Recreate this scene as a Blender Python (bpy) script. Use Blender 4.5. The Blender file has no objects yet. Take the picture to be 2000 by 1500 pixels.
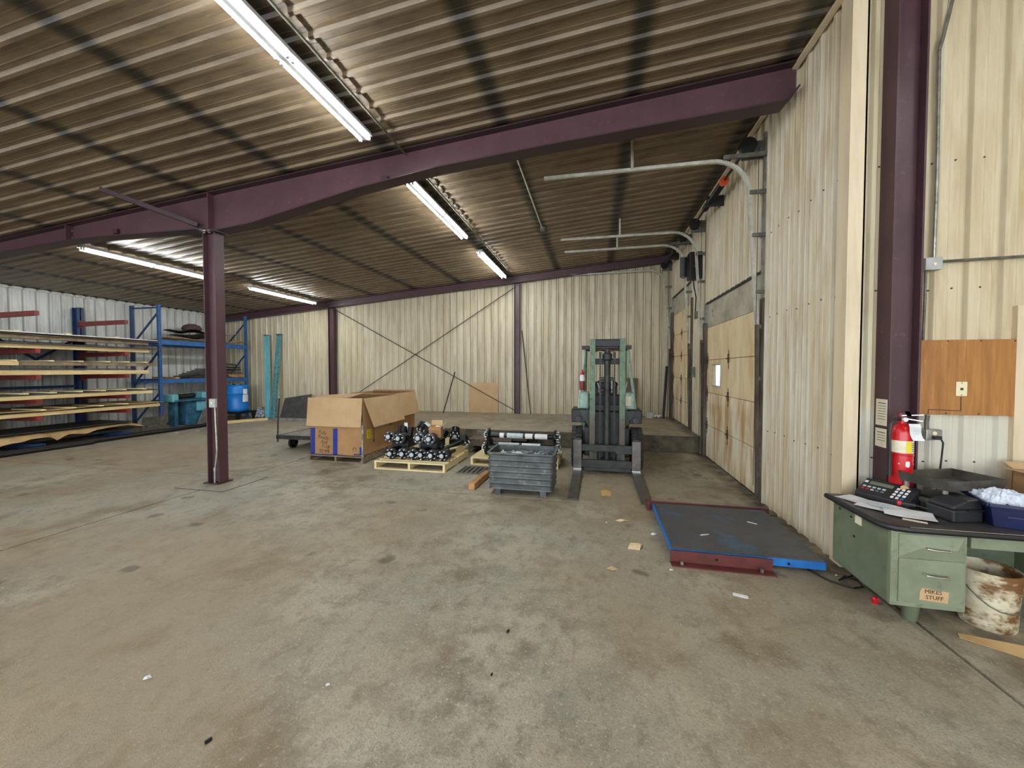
import bpy, bmesh, math, random
from mathutils import Vector, Matrix, Euler
random.seed(7)
sc = bpy.context.scene
col = sc.collection
R = math.radians

# ------------------------------------------------------------------ camera, world, exposure
cam_d = bpy.data.cameras.new('camera')
cam_d.sensor_width = 36.0
cam_d.lens = 755.0 / 2000 * 36.0
cam_d.shift_y = -0.00395
cam_d.clip_start = 0.05
cam = bpy.data.objects.new('camera', cam_d)
cam.location = (0, 0, 1.72)
cam.rotation_euler = (R(90 - 1.6), 0, R(12.2))
col.objects.link(cam)
sc.camera = cam
world = bpy.data.worlds.new('world')
sc.world = world
world.use_nodes = True
wb = world.node_tree.nodes['Background']
wb.inputs[0].default_value = (0.86, 0.93, 1.0, 1)
wb.inputs[1].default_value = 2.2
sc.view_settings.view_transform = 'Standard'
sc.view_settings.look = 'None'
sc.view_settings.gamma = 1
sc.view_settings.use_curve_mapping = False
sc.view_settings.exposure = 1.45
TUBE = 30.0
sc.cycles.max_bounces = 6; sc.cycles.diffuse_bounces = 4; sc.cycles.glossy_bounces = 2; sc.cycles.transmission_bounces = 4
sc.cycles.caustics_reflective = False; sc.cycles.caustics_refractive = False

# ------------------------------------------------------------------ materials
def S(r, g, b):
    f = lambda c: (c / 255 / 12.92) if c <= 10.3 else ((c / 255 + 0.055) / 1.055) ** 2.4
    return (f(r), f(g), f(b), 1)
MATS = {}
def M(name, c1, c2=None, scale=6, st=(1, 1, 1), rough=0.6, metal=0.0, bump=0.0, bscale=60, lo=0.35, hi=0.65, world_co=False, c3=None, s3=30, lo3=0.62, hi3=0.72, detail=5, st3=(1, 1, 1)):
    m = bpy.data.materials.new(name); m.use_nodes = True
    nt = m.node_tree; N = nt.nodes; L = nt.links
    b = N['Principled BSDF']
    b.inputs['Roughness'].default_value = rough; b.inputs['Metallic'].default_value = metal
    b.inputs['Base Color'].default_value = c1
    if world_co:
        src = N.new('ShaderNodeNewGeometry').outputs['Position']
    else:
        src = N.new('ShaderNodeTexCoord').outputs['Object']
    def noise(sc_, st_, lo_, hi_, det):
        mp = N.new('ShaderNodeMapping'); mp.inputs['Scale'].default_value = [sc_ * k for k in st_]
        if not world_co:
            oi = N.new('ShaderNodeObjectInfo'); ml = N.new('ShaderNodeMath'); ml.operation = 'MULTIPLY'; ml.inputs[1].default_value = 37.0
            L.new(oi.outputs['Random'], ml.inputs[0]); L.new(ml.outputs[0], mp.inputs['Location'])
        L.new(src, mp.inputs[0])
        n = N.new('ShaderNodeTexNoise'); n.inputs['Scale'].default_value = 1; n.inputs['Detail'].default_value = det; n.inputs['Roughness'].default_value = 0.65
        L.new(mp.outputs[0], n.inputs['Vector'])
        r = N.new('ShaderNodeMapRange'); r.inputs[1].default_value = lo_; r.inputs[2].default_value = hi_
        L.new(n.outputs[0], r.inputs[0])
        return r.outputs[0]
    def mix(fac, a, bb):
        x = N.new('ShaderNodeMix'); x.data_type = 'RGBA'
        L.new(fac, x.inputs['Factor'])
        for v, i in ((a, 'A'), (bb, 'B')):
            s = [k for k in x.inputs if k.name == i and k.type == 'RGBA'][0]
            if isinstance(v, tuple): s.default_value = v
            else: L.new(v, s)
        return [k for k in x.outputs if k.type == 'RGBA'][0]
    out = None
    if c2:
        out = mix(noise(scale, st, lo, hi, detail), c1, c2)
        if c3: out = mix(noise(s3, st3, lo3, hi3, 4), out, c3)
        L.new(out, b.inputs['Base Color'])
    if bump:
        bp = N.new('ShaderNodeBump'); bp.inputs['Strength'].default_value = bump; bp.inputs['Distance'].default_value = 0.01
        n = N.new('ShaderNodeTexNoise'); n.inputs['Scale'].default_value = bscale; n.inputs['Detail'].default_value = 4
        L.new(src, n.inputs['Vector']); L.new(n.outputs[0], bp.inputs['Height']); L.new(bp.outputs[0], b.inputs['Normal'])
    m['mixer'] = 0
    MATS[name] = m
    m_tools[name] = (nt, N, L, b, src, noise, mix, out)
    return m
m_tools = {}
def emit(name, c, s):
    m = bpy.data.materials.new(name); m.use_nodes = True
    b = m.node_tree.nodes['Principled BSDF']
    b.inputs['Base Color'].default_value = (0.8, 0.8, 0.8, 1)
    b.inputs['Emission Color'].default_value = c; b.inputs['Emission Strength'].default_value = s
    MATS[name] = m

# concrete floor: brown grey, blotchy, oil spots
def mk_floor(name, base=1.0):
    k = lambda r, g, b: S(r * base, g * base, b * base)
    m = M(name, k(176, 169, 150), k(142, 134, 115), 0.9, rough=0.55, bump=0.25, bscale=120, lo=0.36, hi=0.64, world_co=True, c3=k(112, 103, 86), s3=3.6, lo3=0.48, hi3=0.76, detail=7)
    nt, N, L, b, src, noise, mix, out = m_tools[name]
    o2 = mix(noise(0.45, (1, 1, 1), 0.48, 0.66, 5), out, k(166, 164, 150))
    o2 = mix(noise(1.5, (1, 0.8, 1), 0.54, 0.66, 7), o2, k(116, 105, 84))
    o2 = mix(noise(11, (1, 0.7, 1), 0.52, 0.80, 6), o2, k(98, 90, 74))
    o2 = mix(noise(70, (1, 1, 1), 0.50, 0.85, 4), o2, k(86, 79, 66))
    o2 = mix(noise(45, (1, 1, 1), 0.56, 0.80, 3), o2, k(202, 197, 182))
    tf = N.new('ShaderNodeMath'); tf.operation = 'MULTIPLY'; tf.inputs[1].default_value = 0.6; L.new(noise(0.28, (1, 1, 1), 0.42, 0.60, 3), tf.inputs[0])
    o2 = mix(tf.outputs[0], o2, k(146, 127, 97))
    vo = N.new('ShaderNodeTexVoronoi'); vo.inputs['Scale'].default_value = 1.7
    nz = N.new('ShaderNodeTexNoise'); nz.inputs['Scale'].default_value = 9
    mm = N.new('ShaderNodeVectorMath'); mm.operation = 'SCALE'; mm.inputs['Scale'].default_value = 0.12
    ad = N.new('ShaderNodeVectorMath'); L.new(src, nz.inputs['Vector']); L.new(nz.outputs['Color'], mm.inputs[0]); L.new(mm.outputs[0], ad.inputs[0]); L.new(src, ad.inputs[1]); L.new(ad.outputs[0], vo.inputs['Vector'])
    r = N.new('ShaderNodeMapRange'); r.inputs[1].default_value = 0.15; r.inputs[2].default_value = 0.09; r.inputs[3].default_value = 0; r.inputs[4].default_value = 0.6
    L.new(vo.outputs['Distance'], r.inputs[0])
    o2 = mix(r.outputs[0], o2, k(72, 62, 50))
    sp = N.new('ShaderNodeSeparateXYZ'); L.new(src, sp.inputs[0])      # grime swept up along the right wall
    ra = N.new('ShaderNodeMapRange'); ra.inputs[1].default_value = 1.84; ra.inputs[2].default_value = 2.04; L.new(sp.outputs[0], ra.inputs[0])
    rb = N.new('ShaderNodeMapRange'); rb.inputs[1].default_value = 3.2; rb.inputs[2].default_value = 3.8; L.new(sp.outputs[1], rb.inputs[0])
    mu = N.new('ShaderNodeMath'); mu.operation = 'MULTIPLY'; L.new(ra.outputs[0], mu.inputs[0]); L.new(rb.outputs[0], mu.inputs[1])
    mv = N.new('ShaderNodeMath'); mv.operation = 'MULTIPLY'; L.new(mu.outputs[0], mv.inputs[0]); L.new(noise(4, (1, 1, 1), 0.3, 0.6, 5), mv.inputs[1])
    o2 = mix(mv.outputs[0], o2, k(58, 50, 42))
    L.new(o2, b.inputs['Base Color'])
    rr = N.new('ShaderNodeMapRange'); rr.inputs[3].default_value = 0.38; rr.inputs[4].default_value = 0.7
    L.new(noise(1.3, (1, 1, 1), 0.3, 0.7, 5), rr.inputs[0]); L.new(rr.outputs[0], b.inputs['Roughness'])
mk_floor('concrete'); mk_floor('concrete_dock', 1.0)
M('concrete_dark', S(34, 31, 27), S(22, 20, 18), 5, world_co=True, rough=0.8)
M('concrete_edge', S(118, 108, 88), S(70, 64, 54), 4, rough=0.8, bump=0.3, bscale=30, world_co=True)

# ribbed sheet wall: cream paint, brown vertical dust streaks
def mk_wall(name, c1, c2, c3, axis=None, amt=0.75):
    M(name, c1, c2, 5.0, st=(1, 1, 0.07), rough=0.5, world_co=True, lo=0.36, hi=0.70, c3=c3, s3=9, lo3=0.46, hi3=0.78, st3=(1, 1, 0.12))
    nt, N, L, b, src, noise, mix, out = m_tools[name]
    o2 = mix(noise(1.2, (1, 1, 1), 0.52, 0.8, 6), out, c2)
    if axis:   # rib shade painted into the colour as a dark line at one foot
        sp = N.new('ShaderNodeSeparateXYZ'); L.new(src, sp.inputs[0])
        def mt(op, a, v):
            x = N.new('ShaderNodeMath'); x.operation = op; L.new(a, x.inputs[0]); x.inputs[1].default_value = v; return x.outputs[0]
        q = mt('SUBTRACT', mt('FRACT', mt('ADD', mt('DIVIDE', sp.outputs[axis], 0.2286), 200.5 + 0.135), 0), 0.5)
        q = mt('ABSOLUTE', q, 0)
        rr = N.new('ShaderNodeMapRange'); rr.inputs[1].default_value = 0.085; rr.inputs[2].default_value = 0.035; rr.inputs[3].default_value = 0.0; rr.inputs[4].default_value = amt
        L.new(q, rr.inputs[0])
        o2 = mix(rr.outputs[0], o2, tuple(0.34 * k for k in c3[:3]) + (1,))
    L.new(o2, b.inputs['Base Color'])
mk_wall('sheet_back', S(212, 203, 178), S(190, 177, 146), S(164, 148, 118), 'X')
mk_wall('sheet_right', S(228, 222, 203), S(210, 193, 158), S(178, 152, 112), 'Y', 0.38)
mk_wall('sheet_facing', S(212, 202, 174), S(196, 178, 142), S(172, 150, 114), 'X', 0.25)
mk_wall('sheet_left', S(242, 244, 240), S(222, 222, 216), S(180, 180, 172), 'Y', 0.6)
mk_wall('flashing', S(222, 206, 176), S(214, 194, 160), S(196, 180, 150))
nt, N, L, b, src, noise, mix, out = m_tools['sheet_facing']      # whiter repainted lower part
cur = b.inputs['Base Color'].links[0].from_socket
sx = N.new('ShaderNodeSeparateXYZ'); L.new(src, sx.inputs[0])
r = N.new('ShaderNodeMapRange'); r.inputs[1].default_value = 1.42; r.inputs[2].default_value = 1.30; r.inputs[4].default_value = 0.75; L.new(sx.outputs[2], r.inputs[0])
L.new(mix(r.outputs[0], cur, S(210, 208, 196)), b.inputs['Base Color'])
# ceiling sheet: dusty tan with dark dirt lines where purlins touch the sheet
M('sheet_ceiling', S(138, 120, 95), S(110, 94, 74), 3, st=(0.25, 1, 1), rough=0.42, world_co=True, lo=0.3, hi=0.7, c3=S(84, 70, 58), s3=8, lo3=0.45, hi3=0.8, st3=(0.3, 1, 1))
nt, N, L, b, src, noise, mix, out = m_tools['sheet_ceiling']
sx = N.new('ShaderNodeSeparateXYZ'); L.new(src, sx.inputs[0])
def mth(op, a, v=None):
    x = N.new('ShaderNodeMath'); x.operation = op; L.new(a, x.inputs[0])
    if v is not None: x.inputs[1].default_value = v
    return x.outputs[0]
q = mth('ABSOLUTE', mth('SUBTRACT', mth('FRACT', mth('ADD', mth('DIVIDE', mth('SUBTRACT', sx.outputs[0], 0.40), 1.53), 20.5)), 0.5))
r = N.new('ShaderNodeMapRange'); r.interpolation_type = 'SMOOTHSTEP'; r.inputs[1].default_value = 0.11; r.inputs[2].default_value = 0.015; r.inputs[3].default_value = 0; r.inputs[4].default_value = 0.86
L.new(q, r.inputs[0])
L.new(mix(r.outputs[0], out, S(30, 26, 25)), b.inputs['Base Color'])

M('paint_maroon', S(84, 56, 62), S(72, 47, 53), 3, rough=0.45, c3=S(102, 72, 76), s3=14)
M('paint_maroon_edge', S(62, 40, 46), S(50, 32, 38), 3, rough=0.45)
M('galv', S(176, 176, 170), S(138, 138, 130), 9, rough=0.38, metal=0.75, c3=S(96, 88, 78), s3=20)
M('galv_dull', S(120, 118, 108), S(84, 80, 72), 10, rough=0.55, metal=0.4, c3=S(70, 56, 44), s3=16)
M('track_white', S(206, 204, 192), S(170, 166, 150), 8, rough=0.4, metal=0.2)
M('black_metal', S(34, 33, 34), S(22, 21, 22), 12, rough=0.45, metal=0.3)
M('dark_metal', S(62, 60, 58), S(42, 40, 40), 9, rough=0.5, metal=0.4, c3=S(86, 76, 66), s3=25)
M('steel_plate', S(92, 90, 86), S(66, 63, 60), 7, rough=0.42, metal=0.5, c3=S(96, 78, 62), s3=12)
M('jamb_rust', S(112, 104, 92), S(72, 58, 46), 6, st=(1, 1, 0.3), rough=0.7, metal=0.2, c3=S(52, 40, 32), s3=14)
M('rust', S(98, 66, 48), S(66, 46, 36), 14, rough=0.8)
M('red_paint', S(104, 44, 40), S(78, 36, 34), 8, rough=0.5, c3=S(76, 50, 44), s3=30)
M('red_arm', S(142, 56, 52), S(110, 44, 42), 8, rough=0.5)
M('blue_rack', S(42, 72, 120), S(34, 56, 92), 8, rough=0.45)
M('blue_beam', S(54, 112, 176), S(44, 92, 150), 8, rough=0.45)
M('blue_bright', S(34, 120, 196), S(28, 96, 168), 6, rough=0.45, c3=S(60, 84, 110), s3=18)
M('drum_blue', S(24, 124, 206), S(20, 106, 184), 3, rough=0.35)
M('teal', S(124, 196, 204), S(102, 174, 186), 6, st=(1, 1, 0.3), rough=0.5, c3=S(80, 130, 136), s3=16, lo3=0.55, hi3=0.75)
M('teal_dark', S(108, 164, 170), S(84, 136, 142), 7, st=(1, 1, 0.3), rough=0.55, c3=S(56, 80, 80), s3=14, lo3=0.5, hi3=0.7)
M('machine_teal', S(56, 118, 148), S(34, 78, 104), 5, rough=0.5, c3=S(40, 60, 70), s3=12, lo3=0.5, hi3=0.7)
M('cardboard', S(198, 168, 128), S(188, 156, 114), 3, rough=0.85)
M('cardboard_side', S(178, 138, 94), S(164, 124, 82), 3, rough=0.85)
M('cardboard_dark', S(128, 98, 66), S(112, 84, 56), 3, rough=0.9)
M('scrap_tan', S(216, 196, 158), S(196, 170, 126), 20, rough=0.85)
M('kraft_paper', S(206, 174, 122), S(186, 150, 100), 4, rough=0.8)
M('pine', S(238, 222, 176), S(222, 200, 146), 5, st=(0.4, 4, 4), rough=0.7, c3=S(200, 172, 120), s3=20, st3=(0.3, 3, 3))
M('pine_y', S(224, 200, 148), S(200, 172, 118), 5, st=(4, 0.4, 4), rough=0.7, c3=S(188, 158, 108), s3=16, st3=(3, 0.3, 3))
M('old_wood', S(146, 126, 100), S(104, 88, 70), 5, st=(1, 1, 1), rough=0.85, c3=S(76, 64, 54), s3=14)
M('deck_wood', S(112, 98, 84), S(78, 68, 60), 6, st=(4, 0.4, 2), rough=0.85, c3=S(60, 54, 48), s3=18)
M('grey_board', S(150, 146, 138), S(112, 108, 102), 5, rough=0.8)
M('timber_orange', S(196, 146, 92), S(150, 112, 72), 7, rough=0.75, c3=S(110, 88, 66), s3=14)
M('hub_black', S(20, 20, 24), S(12, 12, 15), 12, rough=0.32, metal=0.2)
M('cap_grey', S(188, 200, 206), S(172, 184, 190), 20, rough=0.35)
M('stud_white', S(240, 240, 240), None, rough=0.3)
M('tape_blue', S(22, 50, 150), S(18, 42, 130), 8, rough=0.6)
M('white_paper', S(236, 236, 236), S(214, 216, 220), 12, rough=0.8)
M('cream_paper', S(236, 230, 206), S(222, 212, 184), 12, rough=0.8)
M('ink', S(48, 42, 40), None, rough=0.8)
M('ink_brown', S(92, 64, 46), None, rough=0.8)
M('label_yellow', S(240, 220, 30), S(226, 204, 22), 12, rough=0.6)
M('bin_grey', S(98, 104, 104), S(72, 76, 76), 6, rough=0.45, metal=0.35, c3=S(132, 136, 132), s3=11, lo3=0.56, hi3=0.7)
M('scrap', S(176, 184, 186), S(112, 118, 120), 30, rough=0.4, metal=0.4)
M('lift_green', S(106, 134, 106), S(82, 106, 84), 9, rough=0.55, c3=S(66, 62, 52), s3=16, lo3=0.54, hi3=0.7)
M('rail_green', S(106, 134, 106), S(82, 106, 84), 9, rough=0.55, c3=S(66, 62, 52), s3=16, lo3=0.54, hi3=0.7)
M('lift_mint', S(160, 186, 172), S(132, 158, 144), 8, rough=0.5, c3=S(90, 100, 88), s3=14)
M('lift_dark', S(66, 68, 66), S(44, 45, 44), 8, rough=0.55, metal=0.3, c3=S(84, 78, 70), s3=14)
M('fork_steel', S(112, 106, 100), S(86, 80, 76), 8, rough=0.4, metal=0.5, c3=S(98, 82, 70), s3=14)
M('tyre', S(58, 57, 58), S(40, 40, 41), 12, rough=0.85)
M('vinyl', S(28, 28, 30), S(18, 18, 20), 8, rough=0.5)
M('red_ext', S(206, 26, 36), S(180, 20, 28), 5, rough=0.25)
M('dark_red', S(120, 40, 44), None, rough=0.4)
M('desk_green', S(116, 126, 102), S(98, 108, 86), 4, rough=0.45, c3=S(84, 98, 78), s3=9, lo3=0.58, hi3=0.75)
M('desk_front', S(138, 146, 122), S(122, 130, 106), 5, rough=0.45, c3=S(104, 112, 92), s3=12, lo3=0.58, hi3=0.75)
M('desk_top', S(74, 72, 72), S(48, 47, 50), 9, rough=0.4, c3=S(104, 100, 96), s3=14)
M('rubber_black', S(28, 28, 32), None, rough=0.4)
M('chrome', S(220, 220, 220), None, rough=0.15, metal=1)
M('plastic_black', S(40, 41, 46), S(30, 30, 34), 10, rough=0.5)
M('tote_navy', S(30, 38, 82), S(24, 30, 66), 8, rough=0.4)
M('plastic_bag', S(226, 232, 242), S(200, 210, 226), 9, rough=0.35)
M('pan_steel', S(110, 106, 98), S(78, 74, 68), 6, rough=0.4, metal=0.5)
M('lcd', S(108, 112, 96), None, rough=0.3)
M('bucket_white', S(222, 214, 188), S(190, 176, 140), 5, rough=0.5, c3=S(120, 84, 46), s3=4, lo3=0.47, hi3=0.56, st3=(1, 1, 1.6))
M('bucket_inside', S(84, 70, 54), S(40, 34, 28), 10, rough=0.7)
M('plywood', S(178, 124, 66), S(150, 98, 48), 4, st=(6, 6, 0.5), rough=0.45, c3=S(196, 146, 86), s3=7, st3=(5, 5, 0.4))
M('ivory', S(232, 222, 184), None, rough=0.4)
M('grey_box', S(186, 188, 184), S(160, 162, 158), 10, rough=0.5)
M('door_tan', S(228, 206, 164), S(206, 174, 124), 2.6, st=(1, 1.4, 0.5), rough=0.55, world_co=True, lo=0.42, hi=0.70, c3=S(238, 226, 196), s3=4.5, lo3=0.5, hi3=0.72, st3=(1, 1, 0.16))
M('door_low', S(238, 226, 198), S(196, 158, 106), 4.2, st=(1, 1, 0.16), rough=0.55, world_co=True, lo=0.43, hi=0.60, c3=S(242, 234, 212), s3=6, lo3=0.5, hi3=0.7, st3=(1, 1, 0.14))
M('header_grey', S(190, 182, 164), S(156, 146, 126), 2.4, rough=0.7, world_co=True, c3=S(90, 74, 56), s3=5)
M('plate_dark', S(78, 76, 74), S(58, 56, 56), 4, rough=0.6, c3=S(98, 96, 92), s3=6)
M('screw_dark', S(70, 54, 44), None, rough=0.6)
M('orange', S(226, 84, 36), None, rough=0.5)
M('mauve', S(110, 82, 84), S(84, 62, 64), 8, rough=0.8)
M('yellow_paint', S(214, 176, 96), S(176, 150, 100), 30, rough=0.6, lo=0.45, hi=0.6)
M('fixture_white', S(206, 208, 214), None, rough=0.4)
M('violet_post', S(122, 72, 128), S(42, 72, 120), 5, rough=0.5)
M('glass', S(230, 240, 245), None, rough=0.05)
MATS['glass'].node_tree.nodes['Principled BSDF'].inputs['Transmission Weight'].default_value = 1.0
M('bag_clear', S(180, 186, 190), S(60, 64, 68), 14, rough=0.2)
# tread plate: dark steel, raised diagonal lugs, bluish reflections painted in as patches
M('tread', S(96, 97, 100), S(72, 72, 75), 2.2, rough=0.4, metal=0.25, c3=S(86, 116, 150), s3=2.4, lo3=0.56, hi3=0.74)
nt, N, L, b, src, noise, mix, out = m_tools['tread']
wv = []
for ang in (45, -45):
    mp = N.new('ShaderNodeMapping'); mp.inputs['Rotation'].default_value[2] = R(ang); mp.inputs['Scale'].default_value = (1, 1, 1)
    w = N.new('ShaderNodeTexWave'); w.inputs['Scale'].default_value = 12
    L.new(src, mp.inputs[0]); L.new(mp.outputs[0], w.inputs[0]); wv.append(w.outputs['Fac'])
mu = N.new('ShaderNodeMath'); mu.operation = 'MULTIPLY'; L.new(wv[0], mu.inputs[0]); L.new(wv[1], mu.inputs[1])
bp = N.new('ShaderNodeBump'); bp.inputs['Strength'].default_value = 0.9; bp.inputs['Distance'].default_value = 0.004
L.new(mu.outputs[0], bp.inputs['Height']); L.new(bp.outputs[0], b.inputs['Normal'])
# mast rails: paint worn to brown steel towards the foot
nt, N, L, b, src, noise, mix, out = m_tools['rail_green']
sx = N.new('ShaderNodeSeparateXYZ'); L.new(src, sx.inputs[0])
r = N.new('ShaderNodeMapRange'); r.inputs[1].default_value = 1.15; r.inputs[2].default_value = 0.75; L.new(sx.outputs[2], r.inputs[0])
L.new(mix(r.outputs[0], out, S(84, 74, 62)), b.inputs['Base Color'])
emit('tube_light', (0.96, 1.0, 0.985, 1), TUBE)

# ------------------------------------------------------------------ mesh builder
class MB:
    def __init__(s): s.v = []; s.f = []
    def add(s, vs, fs):
        o = len(s.v); s.v += [tuple(p) for p in vs]; s.f += [tuple(i + o for i in q) for q in fs]; return s
    def box(s, x0, x1, y0, y1, z0, z1):
        return s.add([(x, y, z) for z in (z0, z1) for y in (y0, y1) for x in (x0, x1)],
                     [(0, 2, 3, 1), (4, 5, 7, 6), (0, 1, 5, 4), (2, 6, 7, 3), (0, 4, 6, 2), (1, 3, 7, 5)])
    def obox(s, c, size, rot=(0, 0, 0)):
        m = Euler([R(a) for a in rot]).to_matrix(); c = Vector(c)
        hx, hy, hz = [k / 2 for k in size]
        return s.add([c + m @ Vector((x, y, z)) for z in (-hz, hz) for y in (-hy, hy) for x in (-hx, hx)],
                     [(0, 2, 3, 1), (4, 5, 7, 6), (0, 1, 5, 4), (2, 6, 7, 3), (0, 4, 6, 2), (1, 3, 7, 5)])
    def beam(s, p0, p1, w, h, up=(0, 0, 1)):
        p0 = Vector(p0); p1 = Vector(p1); d = (p1 - p0).normalized(); u = Vector(up)
        a = d.cross(u)
        if a.length < 1e-4: a = d.cross(Vector((1, 0, 0)))
        a.normalize(); u = a.cross(d).normalized()
        vs = [p + a * i * w / 2 + u * j * h / 2 for p in (p0, p1) for j in (-1, 1) for i in (-1, 1)]
        return s.add(vs, [(0, 2, 3, 1), (4, 5, 7, 6), (0, 1, 5, 4), (2, 6, 7, 3), (0, 4, 6, 2), (1, 3, 7, 5)])
    def cyl(s, p0, p1, r0, r1=None, n=12, caps=True):
        r1 = r0 if r1 is None else r1
        p0 = Vector(p0); p1 = Vector(p1); d = (p1 - p0).normalized()
        a = d.cross(Vector((0, 0, 1)))
        if a.length < 1e-4: a = Vector((1, 0, 0))
        a.normalize(); u = a.cross(d)
        vs = []
        for p, r in ((p0, r0), (p1, r1)):
            vs += [p + (a * math.cos(2 * math.pi * i / n) + u * math.sin(2 * math.pi * i / n)) * r for i in range(n)]
        fs = [(i, i + n, (i + 1) % n + n, (i + 1) % n) for i in range(n)]
        if caps: fs += [tuple(range(n)), tuple(range(2 * n - 1, n - 1, -1))]
        return s.add(vs, fs)
    def tube(s, pts, r, n=8):
        pts = [Vector(p) for p in pts]; vs = []; a = None
        for i, p in enumerate(pts):
            d = ((pts[i + 1] if i < len(pts) - 1 else p) - (pts[i - 1] if i else p)).normalized()
            if a is None:
                a = d.cross(Vector((0, 0, 1)))
                if a.length < 1e-3: a = Vector((1, 0, 0))
            a = (a - d * a.dot(d)).normalized(); u = a.cross(d)
            rr = r[i] if isinstance(r, (list, tuple)) else r
            vs += [p + (a * math.cos(2 * math.pi * k / n) + u * math.sin(2 * math.pi * k / n)) * rr for k in range(n)]
        fs = [(j * n + i, (j + 1) * n + i, (j + 1) * n + (i + 1) % n, j * n + (i + 1) % n) for j in range(len(pts) - 1) for i in range(n)]
        fs += [tuple(range(n)), tuple(range(len(pts) * n - 1, (len(pts) - 1) * n - 1, -1))]
        return s.add(vs, fs)
    def lathe(s, prof, n=20, c=(0, 0, 0), axis='z'):
        c = Vector(c); vs = []
        for r, h in prof:
            for i in range(n):
                x, y = r * math.cos(2 * math.pi * i / n), r * math.sin(2 * math.pi * i / n)
                vs.append(c + Vector({'z': (x, y, h), 'y': (x, h, -y), 'x': (h, x, y)}[axis]))
        fs = [(j * n + i, j * n + (i + 1) % n, (j + 1) * n + (i + 1) % n, (j + 1) * n + i) for j in range(len(prof) - 1) for i in range(n)]
        if prof[0][0] > 1e-5: fs.append(tuple(range(n - 1, -1, -1)))
        if prof[-1][0] > 1e-5: fs.append(tuple((len(prof) - 1) * n + i for i in range(n)))
        return s.add(vs, fs)
    def prism(s, poly, axis, t0, t1):
        n = len(poly)
        f = {'y': lambda a, b, t: (a, t, b), 'x': lambda a, b, t: (t, a, b), 'z': lambda a, b, t: (a, b, t)}[axis]
        vs = [f(a, b, t) for t in (t0, t1) for a, b in poly]
        fs = [(i, (i + 1) % n, (i + 1) % n + n, i + n) for i in range(n)] + [tuple(range(n - 1, -1, -1)), tuple(range(n, 2 * n))]
        return s.add(vs, fs)
    def sheet(s, nx, ny, fn, th=0.004):
        g = [[Vector(fn(i / nx, j / ny)) for i in range(nx + 1)] for j in range(ny + 1)]
        top = [g[j][i] for j in range(ny + 1) for i in range(nx + 1)]
        bot = [p - Vector((0, 0, th)) for p in top]; o = len(top); w = nx + 1
        fs = []
        for j in range(ny):
            for i in range(nx):
                a, b, c, d = j * w + i, j * w + i + 1, (j + 1) * w + i + 1, (j + 1) * w + i
                fs += [(a, b, c, d), (a + o, d + o, c + o, b + o)]
        rim = [i for i in range(w)] + [j * w + nx for j in range(1, ny + 1)] + [ny * w + i for i in range(nx - 1, -1, -1)] + [j * w for j in range(ny - 1, 0, -1)]
        for k in range(len(rim)):
            a, b = rim[k], rim[(k + 1) % len(rim)]
            fs.append((a, a + o, b + o, b))
        return s.add(top + bot, fs)
    def mesh(s, name, mat, smooth=False):
        me = bpy.data.meshes.new(name); me.from_pydata(s.v, [], s.f); me.validate(); me.update()
        bm = bmesh.new(); bm.from_mesh(me); bmesh.ops.recalc_face_normals(bm, faces=bm.faces); bm.to_mesh(me); bm.free()
        me.materials.append(MATS[mat])
        if smooth:
            for p in me.polygons: p.use_smooth = True
            me.set_sharp_from_angle(angle=R(35))
        return me
    def build(s, name, mat, parent=None, loc=(0, 0, 0), rot=(0, 0, 0), smooth=False, bevel=0.0):
        o = bpy.data.objects.new(name, s.mesh(name, mat, smooth)); col.objects.link(o)
        o.location = loc; o.rotation_euler = [R(a) for a in rot]
        if parent: o.parent = parent
        if bevel:
            md = o.modifiers.new('bevel', 'BEVEL'); md.width = bevel; md.segments = 2; md.limit_method = 'ANGLE'
        return o
def put(name, me, parent=None, loc=(0, 0, 0), rot=(0, 0, 0)):
    o = bpy.data.objects.new(name, me); col.objects.link(o); o.location = loc; o.rotation_euler = [R(a) for a in rot]
    if parent: o.parent = parent
    return o
def thing(name, label, cat, loc=(0, 0, 0), rz=0, group=None, rot=None):
    o = bpy.data.objects.new(name, None); col.objects.link(o); o.empty_display_size = 0.1
    o.location = loc; o.rotation_euler = [R(a) for a in rot] if rot else (0, 0, R(rz))
    return tag(o, label, cat, group)
def tag(o, label, cat, group=None):
    o['label'] = label; o['category'] = cat
    if group: o['group'] = group
    return o
def struct(o): o['kind'] = 'structure'; return o
def stuff(o): o['kind'] = 'stuff'; return o
def lab(o, t): o['label'] = t; return o
def text(body, size, parent, loc, rot, mat, name='lettering', align='CENTER', shear=0, ext=0.0008):
    cu = bpy.data.curves.new(name, 'FONT'); cu.body = body; cu.size = size; cu.align_x = align; cu.align_y = 'CENTER'; cu.extrude = ext; cu.shear = shear; cu.resolution_u = 2
    t = bpy.data.objects.new(name, cu); col.objects.link(t)
    dg = bpy.context.evaluated_depsgraph_get()
    me = bpy.data.meshes.new_from_object(t.evaluated_get(dg)); me.name = name
    bpy.data.objects.remove(t); bpy.data.curves.remove(cu)
    me.materials.clear(); me.materials.append(MATS[mat])
    return put(name, me, parent, loc, rot)
# ------------------------------------------------------------------ the building
XR, XL, YB, YF, DOCK, XE = 2.12, -13.4, 11.85, 3.90, 0.34, 6.2
Y0 = -8.0
zr = lambda x: 4.98 + 0.0833 * (x - 2.12)

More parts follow.
